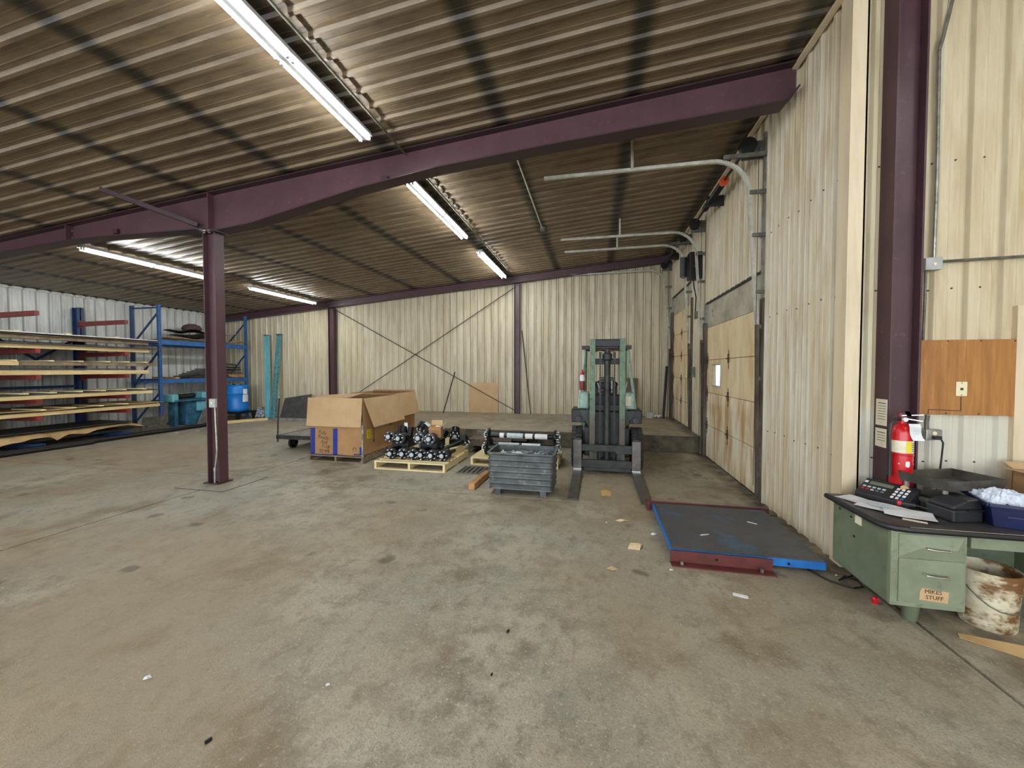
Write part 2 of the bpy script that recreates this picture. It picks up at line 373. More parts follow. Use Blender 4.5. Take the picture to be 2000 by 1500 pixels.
# floor: slabs with recessed joints
fl = struct(MB().box(XL - 0.3, XE + 0.3, Y0, YB + 0.4, -0.25, -0.03).build('floor', 'concrete_dark'))
g = 0.013
xs = [XL - 0.3, -5.50, 2.145, XE + 0.3]; ys = [Y0, -1.9, 5.03, YB + 0.4]
for i in range(3):
    for j in range(3):
        MB().box(xs[i] + g, xs[i + 1] - g, ys[j] + g, ys[j + 1] - g, -0.03, 0.0).build('floor_slab', 'concrete', fl)
MB().box(-5.955, -5.085, 4.385, 5.155, -0.02, 0.0015).build('pad_joint', 'concrete_dark', fl); MB().box(-5.94, -5.10, 4.40, 5.14, -0.02, 0.004).build('column_pad', 'concrete', fl)
pp = MB()
pp.prism([(0.09, 5.36), (0.215, 5.37), (0.225, 5.56), (0.15, 5.62), (0.085, 5.58)], 'z', -0.002, 0.0015)
pp.build('paint_patch', 'yellow_paint', fl)
MB().prism([(-0.31, 5.18), (-0.28, 5.19), (-0.27, 5.24), (-0.30, 5.22)], 'z', -0.002, 0.0015).build('paint_patch', 'yellow_paint', fl)
# raised loading dock slab
dk = struct(MB().box(-7.0, XR + 0.1, 8.52, YB + 0.2, -0.02, DOCK).build('floor_dock', 'concrete_dock'))
MB().box(-7.0, XR, 8.49, 8.53, 0.0, DOCK - 0.004).build('dock_edge', 'concrete_edge', dk, bevel=0.006)

# ribbed sheets (0.2286 m rib pitch, four ribs to a sheet)
PIT = 0.2286
def profile(u0, u1, h=0.026):
    pts = []
    k = math.floor(u0 / PIT) - 1
    while k * PIT < u1 + PIT:
        c = k * PIT
        for du, d in ((-0.034, 0), (-0.016, h), (0.016, h), (0.034, 0), (0.070, 0), (0.076, 0.003), (0.082, 0.003), (0.088, 0), (0.140, 0), (0.146, 0.003), (0.152, 0.003), (0.158, 0)):
            pts.append((c + du, d))
        k += 1
    def at(u):
        for (a, da), (b_, db) in zip(pts, pts[1:]):
            if a <= u <= b_: return da + (db - da) * (u - a) / (b_ - a)
        return 0
    return [(u0, at(u0))] + [p for p in pts if u0 < p[0] < u1] + [(u1, at(u1))]
def sheets(parent, mat, fn, u0, u1, v0, v1, w=4 * PIT, name='wall_sheet', flip=0):
    """fn(u, v, d) -> point; v0, v1 are functions of u"""
    u = u0
    while u < u1 - 1e-4:
        e = min(u1, (math.floor(u / w + 1e-6) + 1) * w)
        pr = profile(u, e)
        lap = 0.0015 * (int(round(u / w)) % 2)
        vs = []; fs = []
        for uu, d in pr: vs += [fn(uu, v0(uu), d + lap), fn(uu, v1(uu), d + lap)]
        for i in range(len(pr) - 1): fs.append((2 * i, 2 * i + 2, 2 * i + 3, 2 * i + 1))
        me = bpy.data.meshes.new(name); me.from_pydata(vs, [], fs); me.update(); me.materials.append(MATS[mat])
        put(name, me, parent)
        u = e
C_ = lambda k: (lambda u: k)

wbk = struct(MB().box(XL - 0.1, XR + 0.1, YB + 0.03, YB + 0.08, 0, 5.3).build('wall_back', 'sheet_back'))
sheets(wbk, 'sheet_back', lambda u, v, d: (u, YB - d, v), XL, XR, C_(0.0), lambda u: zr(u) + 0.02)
wlf = struct(MB().box(XL - 0.08, XL - 0.03, Y0, YB + 0.1, 0, zr(XL) + 0.3).build('wall_left', 'sheet_left'))
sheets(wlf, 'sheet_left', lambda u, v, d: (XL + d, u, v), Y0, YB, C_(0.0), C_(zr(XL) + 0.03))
# right wall with two dock door openings
D1 = (5.65, 8.27, 0.0, 2.53, 3.00); D2 = (9.43, 11.66, DOCK, 3.22, 3.72)
wr = MB()
wr.box(XR + 0.03, XR + 0.12, YF, D1[0], 0, 5.1); wr.box(XR + 0.03, XR + 0.12, D1[1], D2[0], 0, 5.1); wr.box(XR + 0.03, XR + 0.12, D2[1], YB + 0.1, 0, 5.1)
wr.box(XR + 0.03, XR + 0.12, D1[0], D1[1], D1[4], 5.1); wr.box(XR + 0.03, XR + 0.12, D2[0], D2[1], D2[4], 5.1)
wrt = struct(wr.build('wall_right', 'sheet_right'))
fr = lambda u, v, d: (XR - d, u, v)
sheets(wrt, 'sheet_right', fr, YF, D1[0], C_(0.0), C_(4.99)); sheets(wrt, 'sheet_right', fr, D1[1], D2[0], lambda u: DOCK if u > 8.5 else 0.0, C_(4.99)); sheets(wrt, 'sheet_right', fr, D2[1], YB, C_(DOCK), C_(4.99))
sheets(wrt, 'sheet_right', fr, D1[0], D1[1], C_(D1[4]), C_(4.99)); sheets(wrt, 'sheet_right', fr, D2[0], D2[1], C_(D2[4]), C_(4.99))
# wall facing the camera beyond the corner, with a doorway at the right
DX0, DX1, DZ = 3.31, 4.25, 2.175
wf = MB(); wf.box(XR + 0.03, DX0, YF + 0.03, YF + 0.1, 0, 5.4); wf.box(DX1, XE + 0.1, YF + 0.03, YF + 0.1, 0, 5.4); wf.box(DX0, DX1, YF + 0.03, YF + 0.1, DZ, 5.4)
wfc = struct(wf.build('wall_facing', 'sheet_facing'))
ff = lambda u, v, d: (u, YF - d, v)
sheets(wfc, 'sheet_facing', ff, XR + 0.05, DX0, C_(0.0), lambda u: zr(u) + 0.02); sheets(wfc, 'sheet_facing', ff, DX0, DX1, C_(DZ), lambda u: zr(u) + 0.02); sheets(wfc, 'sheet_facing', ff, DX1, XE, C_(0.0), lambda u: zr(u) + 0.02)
struct(MB().box(XE, XE + 0.06, Y0, YF + 0.1, 0, 5.5).build('wall_side', 'sheet_facing'))
struct(MB().box(DX0 - 0.4, DX1 + 0.6, 5.0, 5.06, 0, 3.0).build('wall_passage', 'sheet_left'))
# screws
def screws(parent, pts, nrm):
    me = MB().cyl((0, 0, 0), Vector(nrm) * 0.008, 0.007, n=6).mesh('screw', 'screw_dark')
    for p in pts: put('screw', me, parent, p)
for z in (0.95, 2.38, 3.42):
    screws(wfc, [(u, YF - 0.002, z + 0.01 * math.sin(u * 9)) for u in (2.33, 2.70, 2.86, 3.05, 3.22) if not (1.3 < z < 2.0 and u > 2.6)], (0, -1, 0))
    screws(wrt, [(XR - 0.002, u, z + 0.01 * math.sin(u * 9)) for u in (4.05, 4.28, 4.5, 4.74, 4.96, 5.2, 5.4)], (-1, 0, 0))

# corner flashing and edge trims
cf = MB(); cf.box(XR - 0.034, XR - 0.028, YF - 0.05, YF + 0.10, 0, 5.0); cf.box(XR - 0.034, XR + 0.075, YF - 0.055, YF - 0.048, 0, 5.0)
struct(cf.build('trim_1', 'flashing'))
struct(MB().beam((XR - 0.06, YF, 4.93), (XR - 0.06, YB, 4.93), 0.05, 0.03).build('trim_2', 'flashing'))
struct(MB().box(XL + 0.03, XL + 0.07, Y0, YB, zr(XL) - 0.07, zr(XL) - 0.03).build('trim_3', 'sheet_left'))
df = MB(); df.box(DX0 - 0.04, DX0 + 0.05, YF - 0.045, YF + 0.13, 0, DZ + 0.05); df.box(DX0 + 0.05, DX1, YF - 0.02, YF + 0.13, DZ, DZ + 0.05)
struct(df.build('trim_4', 'flashing', bevel=0.004))

# ceiling: ribbed sheets running with the roof slope
ce = struct(MB().add([(XL - 0.2, Y0, zr(XL - 0.2) + 0.06), (XE + 0.2, Y0, zr(XE + 0.2) + 0.06), (XE + 0.2, YB + 0.2, zr(XE + 0.2) + 0.06), (XL - 0.2, YB + 0.2, zr(XL - 0.2) + 0.06),
                      (XL - 0.2, Y0, zr(XL - 0.2) + 0.1), (XE + 0.2, Y0, zr(XE + 0.2) + 0.1), (XE + 0.2, YB + 0.2, zr(XE + 0.2) + 0.1), (XL - 0.2, YB + 0.2, zr(XL - 0.2) + 0.1)],
                     [(0, 1, 2, 3), (4, 7, 6, 5), (0, 4, 5, 1), (1, 5, 6, 2), (2, 6, 7, 3), (3, 7, 4, 0)]).build('ceiling', 'sheet_ceiling'))
fc = lambda u, v, d: (v, u, zr(v) + 0.0 - d)
sheets(ce, 'sheet_ceiling', fc, Y0, YF, C_(XL - 0.1), C_(XE + 0.1), name='ceiling_sheet'); sheets(ce, 'sheet_ceiling', fc, YF, YB + 0.05, C_(XL - 0.1), C_(XR + 0.1), name='ceiling_sheet')

# ------------------------------------------------------------------ steel frame
def ibeam(name, label, prof_bot, y, fw=0.20, tw=0.012, tf=0.016, top_off=0.03):
    t = thing(name, label, 'steel beam', (prof_bot[0][0], y, 0))
    ox = prof_bot[0][0]
    top = [(x, zr(x) - top_off) for x, z in prof_bot]
    w = MB(); w.prism([(x - ox, z) for x, z in prof_bot] + [(x - ox, z) for x, z in reversed(top)], 'y', -tw / 2, tw / 2)
    w.build('web', 'paint_maroon', t)
    b_ = MB()
    for (x0, z0), (x1, z1) in zip(prof_bot, prof_bot[1:]): b_.beam((x0 - ox, 0, z0), (x1 - ox, 0, z1), fw, tf)
    b_.build('bottom_flange', 'paint_maroon_edge', t)
    MB().beam((top[0][0] - ox, 0, top[0][1]), (top[-1][0] - ox, 0, top[-1][1]), fw, tf).build('top_flange', 'paint_maroon_edge', t)
    return t, ox
raf, ox = ibeam('tapered_rafter', 'deep maroon tapered roof beam resting on the free-standing column', [(XL + 0.1, 3.44), (-10.14, 3.70), (-8.48, 3.815), (-7.64, 3.825), (-5.80, 3.80), (-5.42, 3.76), (-4.82, 3.815), (-3.16, 4.13), (-2.0, 4.29), (-0.5, 4.40), (0.93, 4.49), (1.95, 4.55), (2.07, 4.69)], 4.76)
for x, z0, z1 in ((-8.43, 3.82, zr(-8.43) - 0.03), (-5.58, 3.79, zr(-5.58) - 0.03)):
    MB().box(x - ox - 0.008, x - ox + 0.008, -0.095, 0.095, z0, z1).build('stiffener', 'paint_maroon', raf)
for dx, dz in ((-0.05, 0.06), (0.05, 0.06), (-0.05, 0.17), (0.05, 0.17)):
    MB().cyl((-8.43 - ox + dx * 0.6, -0.006, 3.82 + dz), (-8.43 - ox + dx * 0.6, -0.03, 3.82 + dz), 0.014, n=6).build('bolt', 'galv', raf)
for x in (-7.45, -2.75): MB().box(x - ox - 0.05, x - ox + 0.05, -0.05, -0.006, zr(x) - 0.36 if x > -5 else 3.87, zr(x) - 0.30 if x > -5 else 3.94).build('clip_plate', 'paint_maroon_edge', raf)
far_, _ = ibeam('end_rafter', 'slimmer maroon roof beam running along the back wall', [(XL + 0.1, zr(XL + 0.1) - 0.24), (XR - 0.08, zr(XR - 0.08) - 0.24)], YB - 0.16, fw=0.16, tf=0.012)
tag(MB().beam((-6.72, 4.10, zr(-6.72) - 0.03), (-5.80, 4.70, 3.86), 0.06, 0.06).build('flange_brace', 'paint_maroon_edge'), 'slanting maroon angle brace from ceiling to beam above the free-standing column', 'brace')
def icol(name, label, x, y, z0, z1, dx, wy, tw=0.012, tf=0.014, rz=0):
    t = thing(name, label, 'steel column', (x, y, z0), rz)
    h = z1 - z0
    MB().box(-dx / 2, dx / 2, -tw / 2, tw / 2, 0, h).build('web', 'paint_maroon', t)
    for s in (-1, 1): MB().box(s * dx / 2 - tf / 2, s * dx / 2 + tf / 2, -wy / 2, wy / 2, 0, h).build('flange', 'paint_maroon', t)
    return t
c0 = icol('steel_column', 'free-standing maroon column with a grey switch box and conduit', -5.60, 4.76, 0.004, 3.748, 0.20, 0.15)
MB().box(-0.14, 0.14, -0.12, 0.12, 0, 0.016).build('base_plate', 'paint_maroon_edge', c0)
MB().box(-0.14, 0.14, -0.11, 0.11, 3.735, 3.744).build('cap_plate', 'paint_maroon_edge', c0)
for sx_ in (-0.06, 0.03): MB().cyl((sx_, -0.085, 3.72), (sx_, -0.085, 3.765), 0.018, n=6).build('bolt', 'galv', c0)
icol('steel_column', 'maroon column on the back wall behind the cardboard cartons', -8.85, YB - 0.14, 0, zr(-8.85) - 0.262, 0.20, 0.14)
icol('steel_column', 'maroon column on the back wall left of the forklift', -2.37, YB - 0.14, DOCK, zr(-2.37) - 0.262, 0.15, 0.14)
cx = icol('steel_column', 'tall maroon column behind the red extinguisher and green desk', 2.447, YF - 0.085, 0, zr(2.447) - 0.02, 0.195, 0.165)

# switch box and conduit of the free-standing column
sb = thing('switch_box', 'small grey switch box with flexible conduit on the free-standing column', 'switch box', (-5.56, 4.70, 0.0))
MB().box(-0.055, 0.055, -0.05, 0.005, 1.15, 1.28).build('box', 'grey_box', sb, bevel=0.006)
MB().box(-0.012, 0.012, -0.056, -0.05, 1.20, 1.235).build('toggle', 'ivory', sb)
MB().tube([(0.025, -0.02, 1.15), (0.03, -0.02, 0.95), (0.05, -0.03, 0.70), (0.055, -0.03, 0.5), (0.035, -0.03, 0.36), (0.01, -0.03, 0.22), (0.005, -0.03, 0.1), (0.005, -0.03, 0.01)], 0.014, 8).build('conduit', 'galv', sb, smooth=True)
MB().cyl((0.01, -0.03, 0.2), (0.008, -0.03, 0.25), 0.02, n=8).build('coupling', 'galv', sb)

# cross bracing rods on the back wall
def rod(name, label, p0, p1, r, mat='dark_metal', cat='rod'):
    p0 = Vector(p0); p1 = Vector(p1)
    return tag(MB().cyl((0, 0, 0), p1 - p0, r, n=8).build(name, mat, loc=p0, smooth=True), label, cat)
rod('brace_rod', 'thin cross-brace rod falling from upper left to lower right on the back wall', (-8.74, YB - 0.07, 3.74), (-2.47, YB - 0.07, 0.44), 0.011)
rod('brace_rod', 'thin cross-brace rod rising from lower left to upper right on the back wall', (-8.70, YB - 0.10, 0.42), (-2.46, YB - 0.10, 4.24), 0.011)
rod('leaning_rod', 'thin dark rod leaning on the back wall right of the maroon column', (-1.94, YB - 0.16, DOCK), (-2.24, YB - 0.05, 2.92), 0.014)
rod('steel_pole', 'thin dark pole leaning on the back wall behind the black hubs', (-4.68, YB - 0.45, DOCK), (-4.43, YB - 0.06, 1.63), 0.018)
rod('black_pipe', 'thick black pipe leaning in the corner beside the far dock door', (1.86, YB - 0.4, DOCK), (1.99, YB - 0.10, 1.80), 0.035, 'black_metal', 'pipe')

# ------------------------------------------------------------------ fluorescent lights
tube_me = MB().cyl((0, -0.575, 0), (0, 0.575, 0), 0.016, n=8, caps=False).mesh('lamp_tube', 'tube_light', True)
sock_me = MB().box(-0.012, 0.012, -0.012, 0.012, -0.03, 0.035).mesh('socket', 'fixture_white')
hou = MB(); hou.prism([(-0.08, -0.008), (-0.072, 0.0), (0.072, 0.0), (0.08, -0.008), (0.06, 0.05), (-0.06, 0.05)], 'y', -1.22, 1.22)
hou_me = hou.mesh('housing', 'fixture_white')
bal_me = MB().prism([(-0.022, -0.045), (0.022, -0.045), (0.03, 0.0), (-0.03, 0.0)], 'y', -1.2, 1.2).mesh('ballast_cover', 'fixture_white')
def lamp(x, yc, label):
    z = zr(x) - 0.15
    t = thing('fluorescent_fixture', label, 'ceiling light', (x, yc, z), group='fluorescent strip lights')
    put('housing', hou_me, t); put('ballast_cover', bal_me, t)
    for sx in (-0.055, 0.055):
        for yy in (-0.61, 0.61):
            put('lamp_tube', tube_me, t, (sx, yy, -0.035))
            for e in (-0.58, 0.58): put('socket', sock_me, t, (sx, yy + e, -0.03))
    for e in (-0.8, 0.8): put('hanger', MB().cyl((0, e, 0.05), (0, e, 0.15), 0.008, n=6).mesh('hanger', 'galv_dull'), t)
    return t
lamp(-2.64, 2.92, 'nearest fluorescent strip light, cut by the top edge of the picture')
lamp(-2.64, 6.40, 'fluorescent strip light just beyond the big beam in the middle of the ceiling')
lamp(-2.64, 9.88, 'short-looking far fluorescent strip light above the back wall column')
lamp(-9.02, 6.40, 'fluorescent strip light above the lumber rack, left of the free-standing column')
lamp(-9.02, 9.88, 'far fluorescent strip light just right of the free-standing column')
for x, y, l in ((-2.64, -0.6, 'first'), (-2.64, -4.0, 'second'), (-9.02, 1.2, 'third'), (-9.02, -2.6, 'fourth'), (3.6, 0.6, 'fifth'), (3.6, -3.0, 'sixth')):  # unseen fixtures added behind the camera to brighten the near floor
    lamp(x, y, 'unseen fluorescent strip light added for fill behind the photographer, %s of six' % l)
# conduit beside the middle row, and a short pipe hanger under the ceiling at the right
cd = MB(); cd.cyl((-2.45, Y0, zr(-2.45) - 0.065), (-2.45, 11.5, zr(-2.45) - 0.065), 0.013, n=8)
tag(cd.build('light_conduit', 'galv_dull'), 'long thin conduit running beside the middle row of strip lights', 'conduit')
cd = thing('ceiling_conduit', 'short straight conduit under the ceiling between lights and door tracks', 'conduit', (-1.1, 4.9, zr(-1.1) - 0.07))
MB().cyl((0.02, 0, 0), (0.0, 3.2, 0), 0.013, n=8).build('pipe', 'track_white', cd); MB().box(-0.05, 0.05, 3.18, 3.30, -0.03, 0.05).build('junction', 'galv_dull', cd, bevel=0.005)
# ------------------------------------------------------------------ dock doors
def dock_door(n, D, nsec, win=False):
    y0, y1, z0, z1, zh = D
    X = XR + 0.03
    d = struct(MB().box(X + 0.05, X + 0.06, y0, y1, z0, z1).build('door_%d' % n, 'header_grey' if not win else 'header_grey'))
    if win:
        bpy.data.objects.remove(d)
        m = MB(); wy0, wy1, wz0, wz1 = 7.42, 7.88, 1.42, 1.79
        m.box(X + 0.05, X + 0.06, y0, wy0, z0, z1); m.box(X + 0.05, X + 0.06, wy1, y1, z0, z1); m.box(X + 0.05, X + 0.06, wy0, wy1, z0, wz0); m.box(X + 0.05, X + 0.06, wy0, wy1, wz1, z1)
        d = struct(m.build('door_%d' % n, 'header_grey'))
    h = (z1 - z0) / nsec
    for k in range(nsec):
        a, b_ = z0 + k * h + 0.004, z0 + (k + 1) * h - 0.004
        mat = 'door_low' if k < 2 else 'door_tan'
        m = MB()
        if win and k == 2:
            m.box(X, X + 0.05, y0, wy0, a, b_); m.box(X, X + 0.05, wy1, y1, a, b_); m.box(X, X + 0.05, wy0, wy1, a, wz0); m.box(X, X + 0.05, wy0, wy1, wz1, b_)
            s = m.build('door_section', mat, d)
            f = MB(); e = 0.03
            f.box(X - 0.012, X + 0.0, wy0 - e, wy1 + e, wz0 - e, wz0); f.box(X - 0.012, X, wy0 - e, wy1 + e, wz1, wz1 + e); f.box(X - 0.012, X, wy0 - e, wy0, wz0, wz1); f.box(X - 0.012, X, wy1, wy1 + e, wz0, wz1)
            w = f.build('window_frame', 'track_white', s)
            lab(MB().box(X + 0.02, X + 0.026, wy0, wy1, wz0, wz1).build('window_pane', 'glass', s), 'small bright window pane')
        else:
            m.box(X, X + 0.05, y0, y1, a, b_); s = m.build('door_section', mat, d, bevel=0.006)
        if k < nsec - 1:
            for yy in ((y0 + y1) / 2 + 0.05, y0 + 0.05, y1 - 0.05):
                hm = MB().box(X - 0.012, X, yy - 0.03, yy + 0.03, b_ - 0.07, b_ + 0.08); hm.cyl((X - 0.02, yy - 0.05, b_ + 0.004), (X - 0.02, yy + 0.05, b_ + 0.004), 0.012, n=6); hm.box(X - 0.006, X, yy - 0.008, yy + 0.008, b_ - 0.17, b_ + 0.14)
                hm.build('hinge', 'rust', d)
    MB().box(X + 0.0, X + 0.05, y0, y1, z1, zh).build('header_panel', 'header_grey', d)
    MB().box(X - 0.05, X + 0.0, y0, y1, zh - 0.008, zh + 0.012).build('header_flashing', 'black_metal', d)
    for yy in (y0 - 0.06, y1 + 0.0): jm = MB().box(X - 0.05, X + 0.03, yy, yy + 0.06, z1 + 0.1, 4.75).build('jamb', 'galv', d); MB().box(X - 0.06, X + 0.03, yy - (0.07 if yy < y0 else 0.0), yy + (0.06 if yy < y0 else 0.13), z0, z1 + 0.1).build('lower_jamb', 'jamb_rust', jm)
    # tracks: vertical, bend, horizontal
    zt = 4.46 if n == 1 else 4.54
    for yy, sgn in ((y0 - 0.055, -1), (y1 + 0.055, 1)):
        pts = [(2.085, zt - 4.40 if n == 1 else z0 + 0.02), (2.05, 2.3), (1.93, zt - 0.46)]
        for a in range(10, 91, 10): pts.append((1.93 - 0.45 + 0.45 * math.cos(R(a)), zt - 0.46 + 0.45 * math.sin(R(a))))
        pts.append((-0.74, zt + (0.0 if n == 1 else -0.02)))
        # C-shaped rail: two lips and a back
        low = MB(); up_ = MB()
        for i, ((xa, za), (xb, zb)) in enumerate(zip(pts, pts[1:])):
            for off, w_, hh in ((0.0, 0.007, 0.042), (0.018, 0.036, 0.007), (-0.018, 0.036, 0.007)):
                dx, dz = xb - xa, zb - za; l = math.hypot(dx, dz); nx, nz = -dz / l, dx / l
                tgt = low if i < 1 else up_
                tgt.beam((xa + nx * off, yy + (0 if abs(off) < 1e-6 else -sgn * 0.02), za + nz * off), (xb + nx * off, yy + (0 if abs(off) < 1e-6 else -sgn * 0.02), zb + nz * off), w_, hh, up=(nx, 0, nz))
        tr = up_.build('track', 'track_white', d); low.build('lower_track', 'jamb_rust', tr)
        for zz in ((0.35, 1.0, 1.6, 2.27, 2.72, 3.45, 4.0) if n == 1 else (0.8, 1.5, 2.2, 2.9, 3.45, 4.05)):
            xa = 2.085 - 0.035 * zz / 2.3 if zz < 2.3 else 2.05 - 0.12 * (zz - 2.3) / 1.7
            MB().box(xa, XR + 0.02, yy - 0.02, yy + 0.005, zz - 0.025, zz + 0.025).build('bracket', 'galv_dull', tr)
        MB().beam((0.47, yy + sgn * 0.02, zt), (0.47, yy + sgn * 0.02, zr(0.47) - 0.02), 0.03, 0.035, up=(1, 0, 0)).build('hanger_strap', 'track_white', tr)
    # counterbalance shaft with drums and springs
    sh = MB().cyl((1.90, y0 - 0.12, zt + 0.13), (1.90, y1 + 0.12, zt + 0.13), 0.018, n=8).build('torsion_shaft', 'black_metal', d)
    ym = (y0 + y1) / 2
    sp = MB(); prof = []
    k = 0
    while k * 0.012 < 1.1: prof.append((0.046 if k % 2 else 0.054, k * 0.012)); k += 1
    sp.lathe(prof, 10, (1.90, y0 + 0.85, zt + 0.13), 'y'); sp.build('torsion_spring', 'black_metal', sh)
    if n == 1: lab(MB().cyl((1.90, y0 + 0.84, zt + 0.13), (1.90, y0 + 0.93, zt + 0.13), 0.062, n=10).build('spring_cone', 'orange', sh), 'orange painted spring end')
    MB().box(1.84, XR, ym + 0.30, ym + 0.32, zt + 0.04, zt + 0.22).build('center_plate', 'dark_metal', sh)
    for yy in (y0 - 0.06, y1 + 0.06):
        MB().lathe([(0.02, -0.04), (0.10, -0.04), (0.085, -0.03), (0.085, 0.03), (0.10, 0.04), (0.02, 0.04)], 18, (1.90, yy, zt + 0.13), 'y').build('cable_drum', 'black_metal', sh, smooth=True)
        s_ = -1 if yy < ym else 1
        MB().box(1.84, XR + 0.01, yy + 0.06, yy + 0.066, zt - 0.02, zt + 0.22).build('end_plate', 'galv_dull', sh)
        MB().cyl((2.03, yy, zt + 0.1), (2.03, yy, z0 + 0.2), 0.004, n=5).build('cable', 'black_metal', sh)
    MB().box(1.60, XR, y0 - 0.12, y0 - 0.09, zt - 0.03, zt + 0.02).build('track_arm', 'galv_dull', d)
    return d
dock_door(1, D1, 4, True)
dock_door(2, D2, 5)
op = thing('door_operator', 'black motor box hung high on the wall between the two dock doors', 'door opener', (1.98, 8.72, 3.52))
MB().box(-0.11, 0.13, -0.16, 0.12, 0.06, 0.60).build('housing', 'black_metal', op, bevel=0.012)
MB().cyl((-0.20, -0.02, 0.12), (-0.20, -0.02, 0.52), 0.07, n=12).build('motor', 'plastic_black', op, smooth=True)
MB().cyl((-0.20, -0.02, 0.10), (-0.20, -0.02, 0.125), 0.05, n=12).build('motor_cap', 'galv_dull', op)
for z in (0.3, 0.48): MB().cyl((0.0, -0.16, z), (0.0, -0.172, z), 0.016, n=8).build('bolt', 'galv', op)
MB().tube([(0.0, 0, 0.06), (0.02, 0.02, -0.1), (0.06, 0.02, -0.3), (0.05, 0.02, -0.6)], 0.014, 6).build('cord', 'black_metal', op)
MB().box(0.03, 0.08, -0.05, 0.03, -0.75, -0.6).build('junction_box', 'galv_dull', op)
po = thing('push_station', 'small green push-button box on the wall between the dock doors', 'switch box', (2.07, 9.05, 1.55))
MB().box(-0.03, 0.03, -0.05, 0.05, 0, 0.22).build('box', 'lift_green', po, bevel=0.005)
for z in (0.05, 0.11, 0.17): MB().cyl((-0.03, 0, z), (-0.042, 0, z), 0.014, n=8).build('button', 'black_metal', po)

# ------------------------------------------------------------------ forklift
F = thing('forklift', 'old green forklift parked with forks lowered towards the camera', 'forklift', (0.19, 6.4, 0))
def fb(name, mat, bevel=0.0, parent=None, *boxes):
    m = MB()
    for b_ in boxes: m.box(*b_)
    return m.build(name, mat, parent or F, bevel=bevel)
for s, xc in ((-1, -0.475), (1, 0.455)):
    m = MB(); m.prism([(0.06, 0.03), (0.06, 0.56), (0.015, 0.56), (0.012, 0.075), (-1.18, 0.022), (-1.30, 0.012), (-1.30, 0.004), (0.02, 0.004)], 'x', xc - 0.068, xc + 0.068)
    fk = m.build('fork', 'fork_steel', F, bevel=0.006)
    MB().cyl((xc + 0.01 * s, -1.25, 0.0125), (xc + 0.01 * s, -1.25, 0.0185), 0.014, n=8).build('fork_hole', 'black_metal', fk)
    MB().box(xc - 0.068, xc + 0.068, 0.006, 0.0145, 0.075, 0.09).build('wear_edge', 'chrome', fk)
    MB().box(xc - 0.05, xc + 0.05, 0.06, 0.10, 0.43, 0.58).build('fork_hook', 'lift_dark', fk)
fb('upper_carriage_bar', 'lift_dark', 0.006, None, (-0.41, 0.40, 0.07, 0.13, 0.37, 0.475), (0.13, 0.40, 0.068, 0.13, 0.34, 0.44))
fb('lower_carriage_bar', 'lift_dark', 0.006, None, (-0.41, 0.40, 0.07, 0.13, 0.10, 0.225), (-0.38, 0.38, 0.09, 0.13, 0.04, 0.11))
fb('carriage_plate', 'lift_dark', 0, None, (-0.22, -0.16, 0.13, 0.19, 0.08, 0.48), (0.16, 0.22, 0.13, 0.19, 0.08, 0.48))
for s in (-1, 1):
    m = MB(); xo = s * 0.24
    m.box(xo - 0.045, xo + 0.045, 0.15, 0.165, 0.10, 2.22); m.box(xo + s * 0.03, xo + s * 0.045, 0.165, 0.29, 0.10, 2.22); m.box(xo - 0.045, xo + 0.045, 0.28, 0.295, 0.10, 2.22)
    m.build('mast_rail', 'rail_green', F, bevel=0.003)
    m = MB(); xi = s * 0.215
    m.box(xi - 0.018, xi + 0.018, 0.19, 0.27, 0.12, 2.20); m.build('inner_mast_rail', 'lift_dark', F)
fb('mast_crosshead', 'black_metal', 0.004, None, (-0.285, 0.285, 0.27, 0.32, 2.07, 2.225), (-0.20, 0.20, 0.20, 0.28, 2.10, 2.20))
for q_ in ((-0.25, 0.25, 0.29, 0.33, 1.80, 1.90), (-0.25, 0.25, 0.29, 0.33, 1.02, 1.12), (-0.25, 0.25, 0.27, 0.31, 0.30, 0.42)): fb('mast_crossmember', 'black_metal', 0.004, None, q_)
cy = MB().cyl((0, 0.23, 0.10), (0, 0.23, 1.86), 0.052, n=16).build('lift_cylinder', 'lift_dark', F, smooth=True)
MB().lathe([(0.055, 1.86), (0.078, 1.88), (0.078, 1.97), (0.05, 1.99), (0.05, 2.05), (0.03, 2.07)], 14, (0, 0.23, 0)).build('cylinder_head', 'lift_dark', cy, smooth=True)
MB().cyl((0, 0.23, 1.34), (0, 0.23, 1.40), 0.06, n=16).build('clamp_ring', 'black_metal', cy)
for q_ in ((-0.13, 0.13, 0.225, 0.245, 1.555, 1.59), (-0.13, 0.13, 0.225, 0.245, 1.36, 1.385)): fb('clamp_bar', 'black_metal', 0, None, q_)
